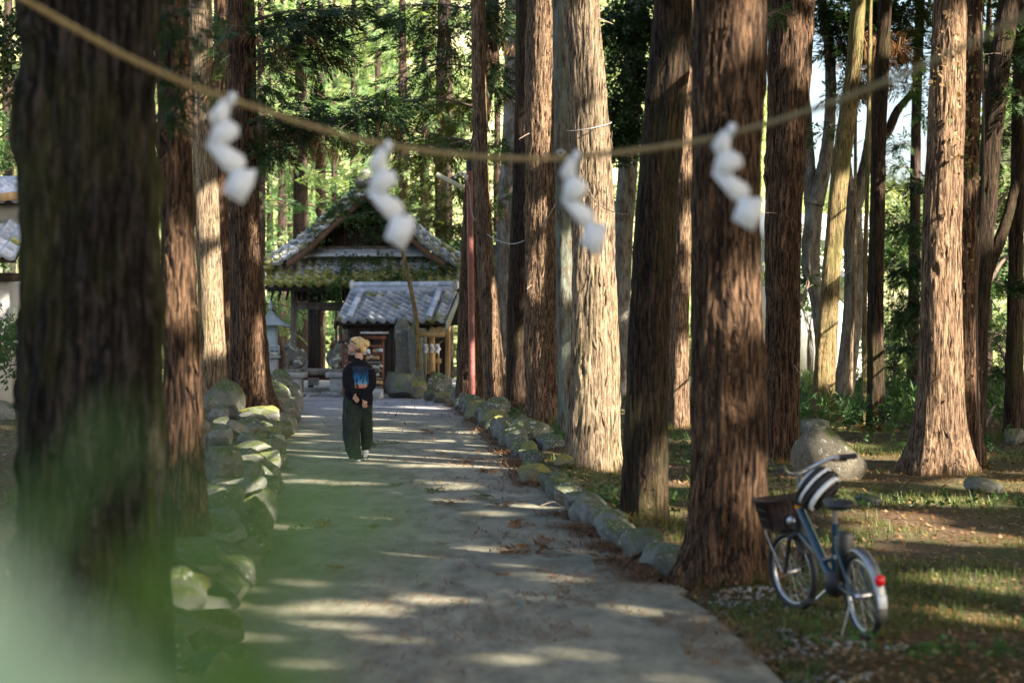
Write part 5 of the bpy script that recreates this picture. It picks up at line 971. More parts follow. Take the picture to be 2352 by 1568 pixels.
# white miniature shrine on a pillar, left of the statue
ms = empty('miniature_shrine', ((626-CX)/F*49, 49, 0), 'pale blue grey miniature shrine on a pillar left of the left statue', 'shrine')
MB().bbox((0, 0, .45), (.30, .30, .95)).obj('pillar', M['granite'], ms); MB().bbox((0, 0, .96), (.42, .4, .10)).obj('slab', M['granite'], ms)
for z in (1.06, 1.15, 1.24): MB().bbox((0, -.19, z), (.42, .03, .03)).obj('rail', M['patina'], ms)
for x in (-.19, -.06, .07, .19): MB().bbox((x, -.185, 1.13), (.03, .035, .24)).obj('baluster', M['patina'], ms)
MB().bbox((0, 0, 1.45), (.26, .26, .75)).obj('body', M['patina'], ms)
b = MB(); q = [(-.48, 1.78), (-.34, 1.84), (-.18, 1.98), (0, 2.2), (.18, 1.98), (.34, 1.84), (.48, 1.78)]; V = [(x, yv, z+dz_) for yv in (-.4, .4) for dz_ in (0, -.06) for x, z in q]; n = 7
b.add(V, [(i, i+1, 2*n+i+1, 2*n+i) for i in range(6)]+[(n+i+1, n+i, 3*n+i, 3*n+i+1) for i in range(6)]+[(n+i, n+i+1, i+1, i) for i in range(6)]+[(2*n+i, 2*n+i+1, 3*n+i+1, 3*n+i) for i in range(6)]+[(0, 2*n, 3*n, n), (n-1, 2*n-1, 4*n-1, 3*n-1)]).obj('roof', M['patina'], ms)
MB().add([(-.40, -.38, 1.79), (.40, -.38, 1.79), (.18, -.38, 1.95), (0, -.38, 2.14), (-.18, -.38, 1.95), (-.40, .38, 1.79), (.40, .38, 1.79), (.18, .38, 1.95), (0, .38, 2.14), (-.18, .38, 1.95)], [(0, 1, 2, 3, 4), (9, 8, 7, 6, 5)]).obj('gable', M['patina'], ms)
b = MB().bbox((0, 0, 2.25), (.1, .9, .12)); b.ell((0, -.3, 2.4), (.05, .05, .12), 8, 6); b.obj('ridge', M['patina'], ms)
# ------------------------------------------------------------------ left house with tiled roof
ho = empty('tiled_house', (-9.6, 31.0, 0), 'white plastered house with grey tiled roof at the left edge', 'house')
hs = F/31.0; hzz = lambda py: H-(py-HY)/hs; ex = (40-CX)/hs+9.6
MB().box((ex-2.2, 1.5, (hzz(640))/2), (4.0, 2.6, hzz(640))).obj('wall', M['plaster'], ho); MB().bbox((ex-1.9, .1, hzz(636)), (4.6, .14, .14)).obj('beam', M['wood_dark'], ho)
rf2 = MB().add([(ex-4, -.5, hzz(598)), (ex+.1, -.5, hzz(598)), (ex+.0, 1.0, hzz(510)), (ex-4, 1.0, hzz(510)), (ex-4, -.5, hzz(606)), (ex+.1, -.5, hzz(606)), (ex+.0, 1.0, hzz(520)), (ex-4, 1.0, hzz(520))], [(0, 1, 2, 3), (7, 6, 5, 4), (0, 4, 5, 1), (1, 5, 6, 2), (2, 6, 7, 3)]).obj('roof', M['wood_dark'], ho)
lay(rf2, (ex-1.9, -.5, hzz(598)+.03), (.25, 0, 0), (0, 1.5/6, (hzz(510)-hzz(598))/6), 8, 6, lambda a, b, r: 'tile_some_moss' if r.random() < .3 else 'tile', rt)
rf3 = MB().add([(ex-4, .8, hzz(455)), (ex+.1, .8, hzz(455)), (ex+.1, 2.4, hzz(400)), (ex-4, 2.4, hzz(400)), (ex-4, .8, hzz(465)), (ex+.1, .8, hzz(465)), (ex+.1, 2.4, hzz(410)), (ex-4, 2.4, hzz(410))], [(0, 1, 2, 3), (7, 6, 5, 4), (0, 4, 5, 1), (1, 5, 6, 2), (2, 6, 7, 3)]).obj('roof', M['wood_dark'], ho)
lay(rf3, (ex-1.9, .8, hzz(455)+.03), (.25, 0, 0), (0, 1.6/4, (hzz(400)-hzz(455))/4), 8, 4, lambda a, b, r: 'tile', rt)
MB().box((ex-2, 1.9, hzz(490)), (3.9, 1.6, .6)).obj('wall', M['plaster'], ho); MB().tube([(ex-3, 2.4, hzz(393)), (ex+.12, 2.4, hzz(393))], .11, 12).obj('ridge', M['tile'], ho, True); MB().bbox((ex-1.7, .6, hzz(466)), (3.5, .08, .14), rot=(0, R(-6), 0)).obj('eave_board', M['wood_gold'], ho)
MB().bbox((ex-.12, .18, hzz(732)), (.16, .04, .4)).obj('meter_box', M['wood_pale'], ho)
def shrub(px, py, D, r, n, label, mat='fol_mid', kind='broad', size=.3, name='shrub', pale=False):
    p = P(px, py, D); z0 = gzs(p.x, D); root = empty(name, (p.x, D, z0), label, 'shrub'); r_ = np.random.default_rng(int(px)); f = MB(); c = np.array([0, 0, p.z-z0]); clump_mb(f, r_, c, r, n, size, kind, droop=0, flat=.8); f.obj('foliage', M[mat], root)
    b = MB(); bx = -1.6 if px < 30 else 0
    for k in range(6): e = c+r_.normal(size=3)*r*.5; b.tube(smooth_curve([(bx, 0, -.05), tuple(c*.5+[bx, 0, 0]+r_.normal(size=3)*.05), tuple(e)], 4), np.linspace(.03, .008, 9), 5)
    b.obj('stem', M['twig'], root, True)
shrub(12, 800, 24, .45, 120, 'dark shrub at the left edge beside the huge trunk', 'fol_mid', size=.2)
shrub(10, 770, 28, .4, 100, 'leafy bush below the white wall at the left edge', 'fol_olive', size=.2)
shrub(5, 90, 20, .5, 160, 'dark leaved branchy tree top at the upper left corner', 'fol_dark', size=.22, name='broadleaf_tree')
shrub(14, 190, 20.5, .32, 80, 'lower dark leafy spray tree at the left edge above the house', 'fol_olive', size=.2, name='broadleaf_tree')
shrub(20, 330, 50, 1.2, 160, 'green tree crown above the tiled house', 'fol_mid', size=.4, name='broadleaf_tree')
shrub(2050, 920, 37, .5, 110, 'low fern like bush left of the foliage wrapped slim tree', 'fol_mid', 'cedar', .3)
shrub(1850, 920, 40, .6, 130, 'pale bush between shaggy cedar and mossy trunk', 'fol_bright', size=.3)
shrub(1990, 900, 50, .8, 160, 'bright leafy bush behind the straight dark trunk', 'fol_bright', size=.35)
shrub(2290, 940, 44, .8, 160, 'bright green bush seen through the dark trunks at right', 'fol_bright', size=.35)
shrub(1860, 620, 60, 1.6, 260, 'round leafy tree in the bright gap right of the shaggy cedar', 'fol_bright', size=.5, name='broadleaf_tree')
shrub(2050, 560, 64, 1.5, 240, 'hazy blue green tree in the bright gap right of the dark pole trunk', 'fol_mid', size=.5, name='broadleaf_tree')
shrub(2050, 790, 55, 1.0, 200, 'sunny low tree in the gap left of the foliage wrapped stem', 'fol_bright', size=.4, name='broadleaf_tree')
shrub(1070, 610, 52, .8, 120, 'bushy tree beside the right end of the shrine roof', 'fol_olive', size=.35, name='broadleaf_tree')
shrub(620, 720, 58, .9, 160, 'sunlit bush behind the miniature shrine', 'fol_bright', size=.4)
# far white building in the right gap
fb = empty('white_building', (12.3, 74, gzs(12.3, 74)), 'overexposed white building with pale roof beyond the forked trees', 'building')
MB().box((0, 2, 3), (4.4, 5, 6.5)).obj('wall', M['plaster'], fb); MB().add([(-2.5, -.8, 6.2), (2.5, -.8, 6.2), (2.5, 2, 7.4), (-2.5, 2, 7.4), (2.5, 5, 6.2), (-2.5, 5, 6.2)], [(0, 1, 2, 3), (3, 2, 4, 5), (0, 3, 5), (1, 4, 2), (0, 5, 4, 1)]).obj('roof', M['concrete_block'], fb)
for k in range(2): w = MB().box((-1.0+k*2.0, -.53, 4.4), (.9, .06, 1.1)).obj('window', M['steel'], fb)
# ------------------------------------------------------------------ lamp pole
lp = empty('lamp_pole', (P(1082, 750, 39.5).x, 39.5, 0.05), 'rusty red steel pipe pole carrying a slanted tube lamp', 'lamp pole')
hp = P(1078, 372, 39.5).z; b = MB().tube([(0.03, 0, -.1), (0, 0, 2.5), (-.035, 0, hp-.25)], .066, 16); b.obj('pipe', M['pipe'], lp, True); MB().tube([(-.035, 0, hp-.25), (-.037, 0, hp)], [.071, .071], 16).obj('cap', M['black'], lp, True)
pa = P(1003, 401, 39.5)-lp.location; pb_ = P(1066, 432, 39.4)-lp.location; mid = (pa+pb_)/2; d = pb_-pa; lh = MB().bbox((0, 0, 0), (d.length, .16, .09), b=.15); lh.xform(Matrix.Translation(mid)@Matrix.Rotation(-math.atan2(d.z, d.x), 4, 'Y')); l_ = lh.obj('lamp_housing', M['lamp_cream'], lp)
MB().tube([pb_, pb_+Vector((.12, 0, .08)), (-.03, 0, P(0, 420, 39.5).z-.05)], .015, 6).obj('bracket', M['pipe'], lp, True)
for k, (px, py) in enumerate([(1046, 405), (1058, 398), (1068, 402), (1072, 408)]): q = P(px, py, 39.35)-lp.location; MB().lathe([(0.015, -.05), (.035, -.03), (.02, 0), (.035, .02), (.03, .05)], 10, q).obj('insulator', M['ceramic'], lp, True)
for z in (2.2, 3.1): MB().tube([(-.07, 0, z), (.07, 0, z)], .01, 4).obj('band', M['steel'], lp) if False else None
def wire(px, D, r, mat, name, label, n=8):
    pts = smooth_curve([P(x, y, D+d) for x, y, d in px], n); o = MB().tube(pts, r, 6).obj(name, M[mat], None, True); return tag(o, label, 'cable')
wire([(1070, 402, -.1), (1080, 440, 0), (1084, 490, 0), (1110, 530, -1), (1150, 555, -3), (1190, 558, -4), (1235, 530, -6), (1270, 480, -9), (1296, 415, -11), (1310, 362, -12)], 39.3, .009, 'cable', 'slack_cable', 'pale slack cable sagging from the pole top to the lichened trunk')
wire([(1320, 362, 0), (1345, 430, -.6), (1375, 470, -1.0), (1420, 490, -2), (1462, 488, -4), (1500, 460, -5.5), (1510, 440, -6)], 22.9, .004, 'black', 'slack_cable', 'thin dark cable sagging from the big tan trunk to the dark leaning one')
wire([(1068, 402, 0), (1000, 437, 1), (900, 478, 3), (800, 500, 5), (690, 560, 7)], 39.4, .006, 'black', 'slack_cable', 'thin black wire running from the lamp pole toward the hall gable')
wire([(570, 345, 0), (700, 318, 0), (800, 262, 0), (900, 205, 0), (1050, 125, 0), (1300, 20, 0)], 44, .010, 'blue_cable', 'overhead_wire', 'thin blue wire rising to the right through the foliage')
wire([(1850, 73, 0), (2000, 74, 0), (2200, 76, 0)], 56, .02, 'black', 'overhead_wire', 'upper thin wire across the bright sky gap'); wire([(1850, 120, 0), (2000, 122, 0), (2200, 124, 0)], 56, .02, 'black', 'overhead_wire', 'lower thin wire across the bright sky gap')
# wire tied round the tan trunk
o3 = tpoint('R3', P(0, 285, 22.5).z); pts = [(o3[0]+.275*math.cos(a)*.97, o3[1]+.275*math.sin(a), o3[2]+.05*math.cos(a)-.055*math.sin(a)*-1-.03) for a in np.linspace(0, 2*PI, 40)[:-1]]
tag(MB().tube(pts, .005, 6, closed=True).obj('wire_loop', M['cable'], None, True), 'grey steel wire loop tied high round the big tan trunk', 'wire')
b = MB()
for k in range(4): b.tube([(o3[0]-.36+.03*math.cos(a)*(1+.3*k), 22.1+.01*k, P(0, 358, 22.3).z+.03*math.sin(a)+.01*k) for a in np.linspace(0, 2*PI, 14)[:-1]], .006, 5, closed=True)
tag(b.obj('wire_knot', M['cable'], None, True), 'small knot of wire beside the lichened trunk below the rope', 'wire')

# ------------------------------------------------------------------ ivy on the right twin cedar
iv = empty('ivy', (TREES['R15b'][0].location.x, 22.3, .1), 'dry beige ivy clinging to the brown cedar beside the large flared one', 'ivy'); r_ = np.random.default_rng(3); lm = MB().add([(0, 0, 0), (.028, .004, .02), (.022, .008, .05), (0, .012, .065), (-.022, .008, .05), (-.028, .004, .02)], [(0, 1, 2, 3, 4, 5)])
lms = [lm.mesh('leaf', M['dry']), lm.mesh('leaf', M['grass'])]
MB().tube(smooth_curve([(0, -.2, 0), (-.05, -.22, 2), (.04, -.2, 3.4), (0, -.2, 5.4)], 8), .012, 6).obj('stem', M['twig'], iv, True)
for k in range(240):
    py = r_.choice([r_.uniform(0, 900), r_.normal(330, 55), r_.normal(330, 60), r_.normal(150, 40)]); px = 2222+r_.normal(scale=16)
    if abs(py-330) < 70: px -= 10
    if py < 200: px = 2168+r_.normal(scale=18) if r_.random() < .5 else px
    D = 22.25 if px > 2205 else 21.3; q = P(px, py, D-r_.random()*.12)-iv.location; s = r_.uniform(.5, 1.1)
    inst('leaf', lms[0 if r_.random() < .8 else 1], iv, Matrix.Translation(q)@Euler(r_.uniform(-1.3, 1.3, 3)).to_matrix().to_4x4()@Matrix.Scale(s, 4))

# ------------------------------------------------------------------ straw rope and paper streamers
rps = [(-160, -130, 4.9), (-40, -55, 4.98), (60, 2, 5.05), (200, 82, 5.15), (330, 150, 5.25), (480, 213, 5.4), (600, 252, 5.5), (720, 292, 5.55), (860, 328, 5.6), (1000, 350, 5.65), (1200, 365, 5.7), (1400, 353, 5.75), (1600, 325, 5.7), (1750, 288, 5.5), (1900, 240, 5.2), (2050, 182, 4.9), (2200, 115, 4.6), (2352, 38, 4.3), (2520, -55, 4.0), (3060, -420, 3.85)]
rc = smooth_curve([P(*q) for q in rps], 26); s = np.cumsum(np.r_[0, np.linalg.norm(np.diff(rc, axis=0), axis=1)])
rope = empty('straw_rope', tuple(rc[len(rc)//2]), 'long twisted straw rope strung across the path between trees', 'rope'); o = np.array(rope.location)
for k in range(3):
    a = s*2*PI/.11+k*2*PI/3; T = np.gradient(rc, axis=0); T /= np.linalg.norm(T, axis=1)[:, None]; B = np.cross(T, [0, 0, 1.0]); B /= np.linalg.norm(B, axis=1)[:, None]; N = np.cross(B, T)
    MB().tube(rc-o+np.interp(s, [0, s[-1]*.6, s[-1]], [.0048, .0045, .0025])[:, None]*(np.cos(a)[:, None]*N+np.sin(a)[:, None]*B), .0052, 7).obj('strand', M['straw'], rope, True)
ZZ = [[(-6, -14), (9, -7), (-4, 20), (-17, 7)], [(-24, 2), (-4, 8), (-12, 50), (-45, 60), (-52, 38)], [(-40, 52), (-15, 44), (11, 61), (13, 81), (-22, 106), (-58, 104)], [(-58, 102), (-22, 98), (19, 123), (26, 142), (4, 164), (-17, 160)], [(-2, 152), (49, 156), (43, 189), (19, 231), (-24, 203)]]
def shide(px, py, D, sx, sy, skew, label):
    root = empty('paper_streamer', P(px, py, D), label, 'paper streamer', 'white paper streamers on the straw rope'); k0 = D/F
    for k, pg in enumerate(ZZ):
        n = len(pg); yv = -.012+.010*(k % 2); V = []
        for off in (0, .0012):
            for (x, y) in pg: X = (x*sx+skew*y)*k0; V.append((X*1.1, yv+off+(.18 if k % 2 else -.16)*X, -y*sy*k0*1.06))
        MB().add(V, [tuple(range(n-1, -1, -1)), tuple(range(n, 2*n))]+[(q, (q+1) % n, n+(q+1) % n, n+q) for q in range(n)]).obj('fold', M['paper'], root)
    MB().tube([(0, 0, .012), (-.002, -.004, -.02)], .006, 8).obj('knot', M['paper'], root)
shide(538, 226, 5.42, 1.0, 1.0, 0, 'leftmost white zigzag paper streamer, before the wide footed cedar')
shide(896, 336, 5.6, .92, .98, .05, 'white zigzag paper streamer hanging in front of the gable of the shrine hall')
shide(1327, 358, 5.73, .80, .95, .12, 'white zigzag paper streamer hanging before the big tan trunk')
shide(1683, 296, 5.58, .95, .97, .10, 'rightmost white zigzag paper streamer, before the trunk nearest the bicycle')
# trees that hold the rope, just outside the picture
for (x, y, lb) in [(-2.5, 4.75, 'rope bearing cedar outside the left edge'), (2.05, 3.85, 'rope bearing cedar outside the right edge')]:
    root = empty('cedar_tree', (x, y, gzs(x, y)), lb, 'tree'); inst('trunk', trunk_mesh('trunk', [(0, 0, 0), (0, 0, 6), (0, 0, 14)], [.32, .28, .2], M['bark_red'], 64, .3, 3, seed=int(y*9)), root)

# ------------------------------------------------------------------ person
pe = empty('person', ((823-CX)/F*24, 24.0, 0.003), 'person with blonde bun in black sweatshirt and wide trousers walking away on the path', 'person')
b = MB(); gs = lambda px: (px-823)/177.0; gzp = lambda py: (1061-py)/177.0
hd = np.array([gs(818), .02, gzp(797)])
b.tube([(gs(828), -.01, 1.20), (gs(826), .0, 1.32), (gs(822), .02, 1.44)], [.075, .055, .052], 16)
b.ell(hd+[.012, .0, .02], (.095, .08, .098), 22, 16, rot=(0, R(14), 0)); b.ell(hd+[-.045, .0, -.030], (.056, .055, .068), 18, 12, rot=(0, R(20), 0))
b.ell(hd+[-.105, 0, .0], (.014, .011, .012), 8, 6); b.tube([hd+[-.088, 0, .035], hd+[-.112, 0, .0]], [.008, .011], 8); b.ell(hd+[-.075, 0, -.078], (.024, .022, .022), 10, 8); b.ell(hd+[-.094, 0, -.032], (.009, .018, .008), 8, 6); b.ell(hd+[-.091, 0, -.048], (.009, .017, .007), 8, 6)
b.ell(hd+[.012, -.082, -.012], (.018, .010, .030), 10, 8, rot=(0, .2, 0)); b.ell(hd+[.012, .082, -.012], (.018, .010, .030), 10, 8)
b.ell((0.01, .02, 1.06), (.15, .09, .22), 18, 12); b.ell((0.01, .02, .9), (.15, .10, .12), 16, 10)
R_sh, R_el, R_wr = (gs(850), -.0, 1.20), (gs(857)-.02, -.07, .99), (gs(836), -.165, .80); L_sh, L_el, L_wr = (gs(799), 0, 1.20), (gs(800), -.08, .99), (gs(818), -.165, .87)
b.tube([R_sh, R_el], [.05, .038], 12); b.tube([R_el, R_wr], [.037, .024], 12); b.tube([L_sh, L_el], [.05, .038], 12); b.tube([L_el, L_wr], [.037, .024], 12)
def hand(wr, d, up, side):
    wr = np.array(wr); d = np.array(d)/np.linalg.norm(d); up = np.array(up)/np.linalg.norm(up); s = np.cross(d, up)*side
    b.tube([wr-d*.03, wr+d*.02, wr+d*.062], [.019, .023, .024], 12, sq=.5)
    for k, (L, o_) in enumerate([(.050, -.020), (.058, -.007), (.055, .007), (.042, .020)]): a = wr+d*.055+s*o_; m_ = a+d*L*.5+s*o_*.25; b.tube([a-d*.02, m_, m_+d*L*.4-up*L*.35], [.0085, .0075, .0065], 8)
    b.tube([wr+d*.012-s*.015, wr+d*.034-s*.036, wr+d*.056-s*.044-up*.01], [.0105, .009, .0075], 8)
hand(R_wr, (-.35, 0, -.9) if False else (.25, -.05, -.75), (0, -1, 0), 1); hand(L_wr, (.30, -.05, -.9), (0, -1, 0), -1)
b.tube([(-.07, .0, .9), (-.07, -.03, .5), (-.036, -.048, .08)], [.085, .055, .038], 12); b.tube([(.07, .03, .9), (.09, .08, .5), (.075, .18, .10)], [.085, .055, .038], 12)
body = b.obj('body', M['skin'], pe, True); remesh(body, .0055, 3)
def loft(rows, n=28, power=1.0, wob=0.0, seed=0):
    r2 = np.random.default_rng(seed); V = []; a = np.linspace(0, 2*PI, n, endpoint=False); m = len(rows)
    for k, (cx, cy, z, rx, ry) in enumerate(rows): w = 1+wob*np.sin(a*5+k*1.1+seed)*.5+wob*np.sin(a*9-k*1.7)*.35; V.append(np.stack([cx+rx*np.cos(a)*w, cy+ry*np.sin(a)*w, np.full(n, z)+wob*.15*np.sin(a*3+k)], 1))
    V = np.concatenate(V); i, j = np.meshgrid(np.arange(m-1), np.arange(n), indexing='ij'); i = i.ravel(); j = j.ravel(); k = (j+1) % n; b = MB().add(V, np.stack([i*n+j, i*n+k, (i+1)*n+k, (i+1)*n+j], 1)); b.add(V[-n:], [tuple(range(n))]); b.add(V[:n], [tuple(range(n-1, -1, -1))]); return b
def sm(rows, k=5): return [tuple(q) for q in smooth_curve_n(rows, k)]
def smooth_curve_n(pts, k):
    pts = np.array(pts, float); n = len(pts); out = []
    for i in range(n-1):
        p0, p1, p2, p3 = pts[max(i-1, 0)], pts[i], pts[i+1], pts[min(i+2, n-1)]
        for t in np.linspace(0, 1, k, endpoint=False): out.append(.5*((2*p1)+(-p0+p2)*t+(2*p0-5*p1+4*p2-p3)*t*t+(-p0+3*p1-3*p2+p3)*t**3))
    return out+[pts[-1]]
# trousers: two wide legs from one waist
t = loft(sm([(-.05, .0, .86, .14, .12), (-.075, -.01, .7, .128, .13), (-.088, -.03, .5, .118, .13), (-.085, -.04, .3, .110, .125), (-.06, -.05, .15, .10, .115), (-.035, -.05, .045, .08, .10)]), wob=.045, seed=1)
t2 = loft(sm([(.05, .02, .86, .14, .12), (.075, .04, .7, .105, .12), (.095, .08, .5, .085, .12), (.098, .13, .32, .08, .11), (.085, .18, .18, .068, .10), (.072, .20, .13, .05, .08)]), wob=.045, seed=2)
for V, L, S in zip(t2.V, t2.L, t2.S): pass
tt = MB(); tt.V = t.V+t2.V; tt.L = t.L+[l+t.n for l in t2.L]; tt.S = t.S+t2.S; tt.n = t.n+t2.n; tt.ell((0, .01, .86), (.19, .125, .06), 24, 8)
M['trouser'] = simple('dark_green_grey_trousers', (0.022, 0.030, 0.027), .9, var=.35, scale=12, spec=.15); tr = tt.obj('trousers', M['trouser'], pe, True); remesh(tr, .008, 2)
M['stripe'] = simple('green_stripe', (0.05, 0.085, 0.035), .9, spec=.15); MB().tube(smooth_curve([(gs(799), -.115, .82), (gs(796)-.008, -.118, .6), (gs(797)-.006, -.122, .4), (gs(803)-.01, -.11, .2)], 5), .012, 6, sq=.4).obj('side_stripe', M['stripe'], tr, True)
# sweatshirt
b = loft(sm([(gs(823), .0, .735, .175, .125), (gs(823), -.005, .77, .19, .135), (gs(824), -.01, .95, .178, .135), (gs(824), 0, 1.1, .170, .125), (gs(824), .0, 1.2, .165, .11), (gs(824), .005, 1.265, .13, .09), (gs(825), .01, 1.31, .075, .07), (gs(825), .01, 1.345, .062, .062)]), wob=.02)
for (S_1, E_, W_) in ((R_sh, R_el, R_wr), (L_sh, L_el, L_wr)):
    S_1 = np.array(S_1); E_ = np.array(E_); W_ = np.array(W_); q = smooth_curve([S_1*[.75, 1, 1]+[0, 0, .02], S_1*[1.0, 1, 1]+[0, 0, -.03], (S_1+E_)/2+[.01*np.sign(S_1[0]), 0, 0], E_, (E_+W_)/2, W_], 4); b.tube(q, np.interp(np.linspace(0, 1, len(q)), [0, .25, .6, .85, 1], [.055, .064, .060, .054, .038]), 14)
swt = b.obj('sweatshirt', M['black_cloth'], pe, True); remesh(swt, .010, 2)
def print_mat():
    m, nt, nd = newmat('back_print'); tc = nd('ShaderNodeTexCoord'); sp = nd('ShaderNodeSeparateXYZ'); nt.links.new(tc.outputs['Object'], sp.inputs[0])
    mr = nd('ShaderNodeMapRange'); mr.inputs[1].default_value = .955; mr.inputs[2].default_value = 1.235; nt.links.new(sp.outputs['Z'], mr.inputs[0])
    col = ramp(nt, mr.outputs[0], [(0, (.42, .13, .05)), (.12, (.42, .24, .15)), (.2, (.11, .24, .36)), (.45, (.015, .11, .26)), (.75, (.012, .03, .07)), (1, (.025, .03, .05))])
    v = coords(nt, (1, 1, .12), False); n = noise(nt, v, 60, 3); col = mix(nt, ramp(nt, n, [(.52, (0, 0, 0)), (.56, (1, 1, 1))]), col, (.008, .012, .02)); return finish(m, nt, col, .8, spec=.15)
M['print'] = print_mat(); V = []; n = 9
for k in range(n):
    for q in range(n): u_ = q/(n-1); v_ = k/(n-1); zz = .955+.28*v_; x = gs(807)+.012+(.215-.05*(1-v_))*u_+.05*(1-v_); V.append((x, 0, zz))
V = np.array(V); V[:, 1] = -.158+.05*((V[:, 0]-gs(824))/.14)**2+.05*np.clip((V[:, 2]-1.12)/.12, 0, 1)**2
b = MB().add(V, [(k*n+q, k*n+q+1, (k+1)*n+q+1, (k+1)*n+q) for k in range(n-1) for q in range(n-1)]); po = b.obj('back_print', M['print'], swt, True)
sw_ = po.modifiers.new('wrap', 'SHRINKWRAP'); sw_.target = swt; sw_.offset = .004; sw_.wrap_method = 'PROJECT'; sw_.use_project_x = False; sw_.use_project_y = True; sw_.use_negative_direction = True; sw_.use_positive_direction = True
# hair
M['hair'] = simple('blonde_hair', (.50, .36, .17), .6, var=.5, scale=45, bump=.5, stretch=(1, 1, .3)); M['roots'] = simple('dark_roots', (.09, .055, .03), .7, var=.4, scale=40)
b = MB(); b.ell(hd+[.032, 0, .030], (.098, .090, .098), 24, 16, rot=(0, R(20), 0)); b.ell(hd+[-.02, 0, .082], (.07, .075, .042), 18, 10, rot=(0, R(-20), 0)); b.ell(hd+[.075, 0, -.03], (.06, .07, .07), 16, 10)
r4 = np.random.default_rng(6)
for k in range(46):
    a = r4.uniform(-1.4, 1.4); e = hd+np.array([.12, 0, .03])+r4.normal(scale=.014, size=3); st = hd+[-.045+.05*r4.random(), .080*math.sin(a), .02+.085*math.cos(a)]; md = (st+e)/2+np.array([0, .035*math.sin(a), .04*math.cos(a)]); b.tube(smooth_curve([st, md, e], 4), [.007]*9, 5)
b.tube([hd+[.12+.034*math.cos(q), -.015, .035+.030*math.sin(q)] for q in np.linspace(0, 2*PI, 16)[:-1]], .024, 8, closed=True); b.ell(hd+[.12, -.02, .035], (.03, .025, .03), 10, 8)
for k in range(7): a = r4.uniform(-1, 1.6); b.tube([hd+[.13, -.01, .04], hd+[.13+.055*math.cos(a), -.02, .04+.055*math.sin(a)]], [.006, .002], 5)
hr = b.obj('hair', M['hair'], pe, True)
b = MB(); b.ell(hd+[.035, 0, -.045], (.062, .078, .06), 16, 10); b.obj('hair_underside', M['roots'], hr, True)
b = MB(); b.tube(smooth_curve([hd+[-.052, .08, .06], hd+[-.085, 0, .10], hd+[-.052, -.078, .07], hd+[.01, -.09, .03]], 5), .006, 6); b.obj('sunglasses', M['black'], pe, True)
MB().ell(hd+[-.083, -.035, .022], (.010, .012, .007), 8, 6).obj('eye', M['navy'], body, True); MB().ell(hd+[-.098, 0, -.040], (.006, .017, .010), 8, 6).obj('mouth', M['lips'], body, True)
for (x, y_, rz_, ln) in ((gs(822), -.04, .25, .27), (gs(836), .17, .1, .25)):
    b = MB(); V0 = smooth_curve_n([(-.09, 0, .05, .04, .05), (-.03, 0, .055, .045, .06), (.05, 0, .04, .045, .04), (.15, 0, .03, .04, .025), (.18, 0, .025, .025, .02)], 4)
    q = MB().ell((0, 0, .052), (.052, .05, .048), 14, 10); q.ell((0, .08, .042), (.045, .10, .034), 16, 10); q.xform(Matrix.Translation((x, y_, 0))@Matrix.Rotation(rz_, 4, 'Z')); s_ = q.obj('shoe', M['black'], pe, True)
    q = MB().ell((0, .045, .018), (.052, .14, .020), 20, 8); q.xform(Matrix.Translation((x, y_, 0))@Matrix.Rotation(rz_, 4, 'Z')); q.obj('sole', M['white_plastic'], s_, True)
    q = MB().tube([(-.055, .02, .045), (-.05, .06, .045)], .014, 8, sq=.4); q.ell((.0, -.052, .055), (.03, .006, .014), 10, 6); q.xform(Matrix.Translation((x, y_, 0))@Matrix.Rotation(rz_, 4, 'Z')); q.obj('shoe_patch', M['white_plastic'], s_, True)
    MB().tube([(x, y_-.005, .07), (x, y_-.005, .20)], [.043, .048], 12).obj('sock', M['white_plastic'], pe, True)

# ------------------------------------------------------------------ bicycle
rear = G(2150, 1484, 0.0); ang = R(102.5); bk = empty('bicycle', (1.97, 10.25, gzs(1.97, 10.25)+.012), 'small wheeled teal bicycle with front basket leaning by the brown trunk', 'bicycle', rz=ang)
bk.rotation_euler = (R(-6), R(0), ang); bk.rotation_mode = 'XYZ'
RW, WB = .245, 1.06                               # local x forward, rear hub at (0,0,RW)
def wheel(x, rz=0.0):
    wl = bpy.data.objects.new('wheel', None); COL.objects.link(wl); wl.parent = bk; wl.location = (x, 0, RW); wl.rotation_euler = (0, 0, rz)
    ring = lambda r, n=48: [(r*math.cos(a), 0, r*math.sin(a)) for a in np.linspace(0, 2*PI, n, endpoint=False)]
    MB().tube(ring(RW-.02), .021, 10, closed=True).obj('tyre', M['black'], wl, True); MB().tube(ring(RW-.047), .013, 8, sq=.75, closed=True).obj('rim', M['steel'], wl, True)
    MB().tube([(0, -.05, 0), (0, -.03, 0), (0, .03, 0), (0, .05, 0)], [.012, .022, .022, .012], 12).obj('hub', M['steel'], wl, True)
    sp_ = MB().tube([(0, 0, 0), (0, 0, RW-.055)], .0014, 4).mesh('spoke', M['steel'])
    for k in range(24): inst('spoke', sp_, wl, Matrix.Rotation(k*2*PI/24, 4, 'Y')@Matrix.Translation((.012*(1 if k % 2 else -1), .022*(1 if k % 4 < 2 else -1), .0)))
    return wl
wheel(0); wf = wheel(WB, R(14))
BBp = (.40, 0, .26); ST = (.30, 0, .62); HT0 = (WB-.17, 0, .50); HT1 = (WB-.21, 0, .66)
MB().tube([ST, BBp], .019, 10).obj('seat_tube', M['teal'], bk, True); MB().tube(smooth_curve([HT1, (.62, 0, .44), (.48, 0, .31), BBp], 5), np.linspace(.027, .030, 16), 12).obj('down_tube', M['teal'], bk, True)
MB().tube([HT0, (.55, 0, .37), (.33, 0, .42)], .018, 10).obj('top_tube', M['teal'], bk, True); MB().tube([HT0, HT1, (WB-.235, 0, .74)], [.026, .026, .024], 14).obj('head_tube', M['black'], bk, True)
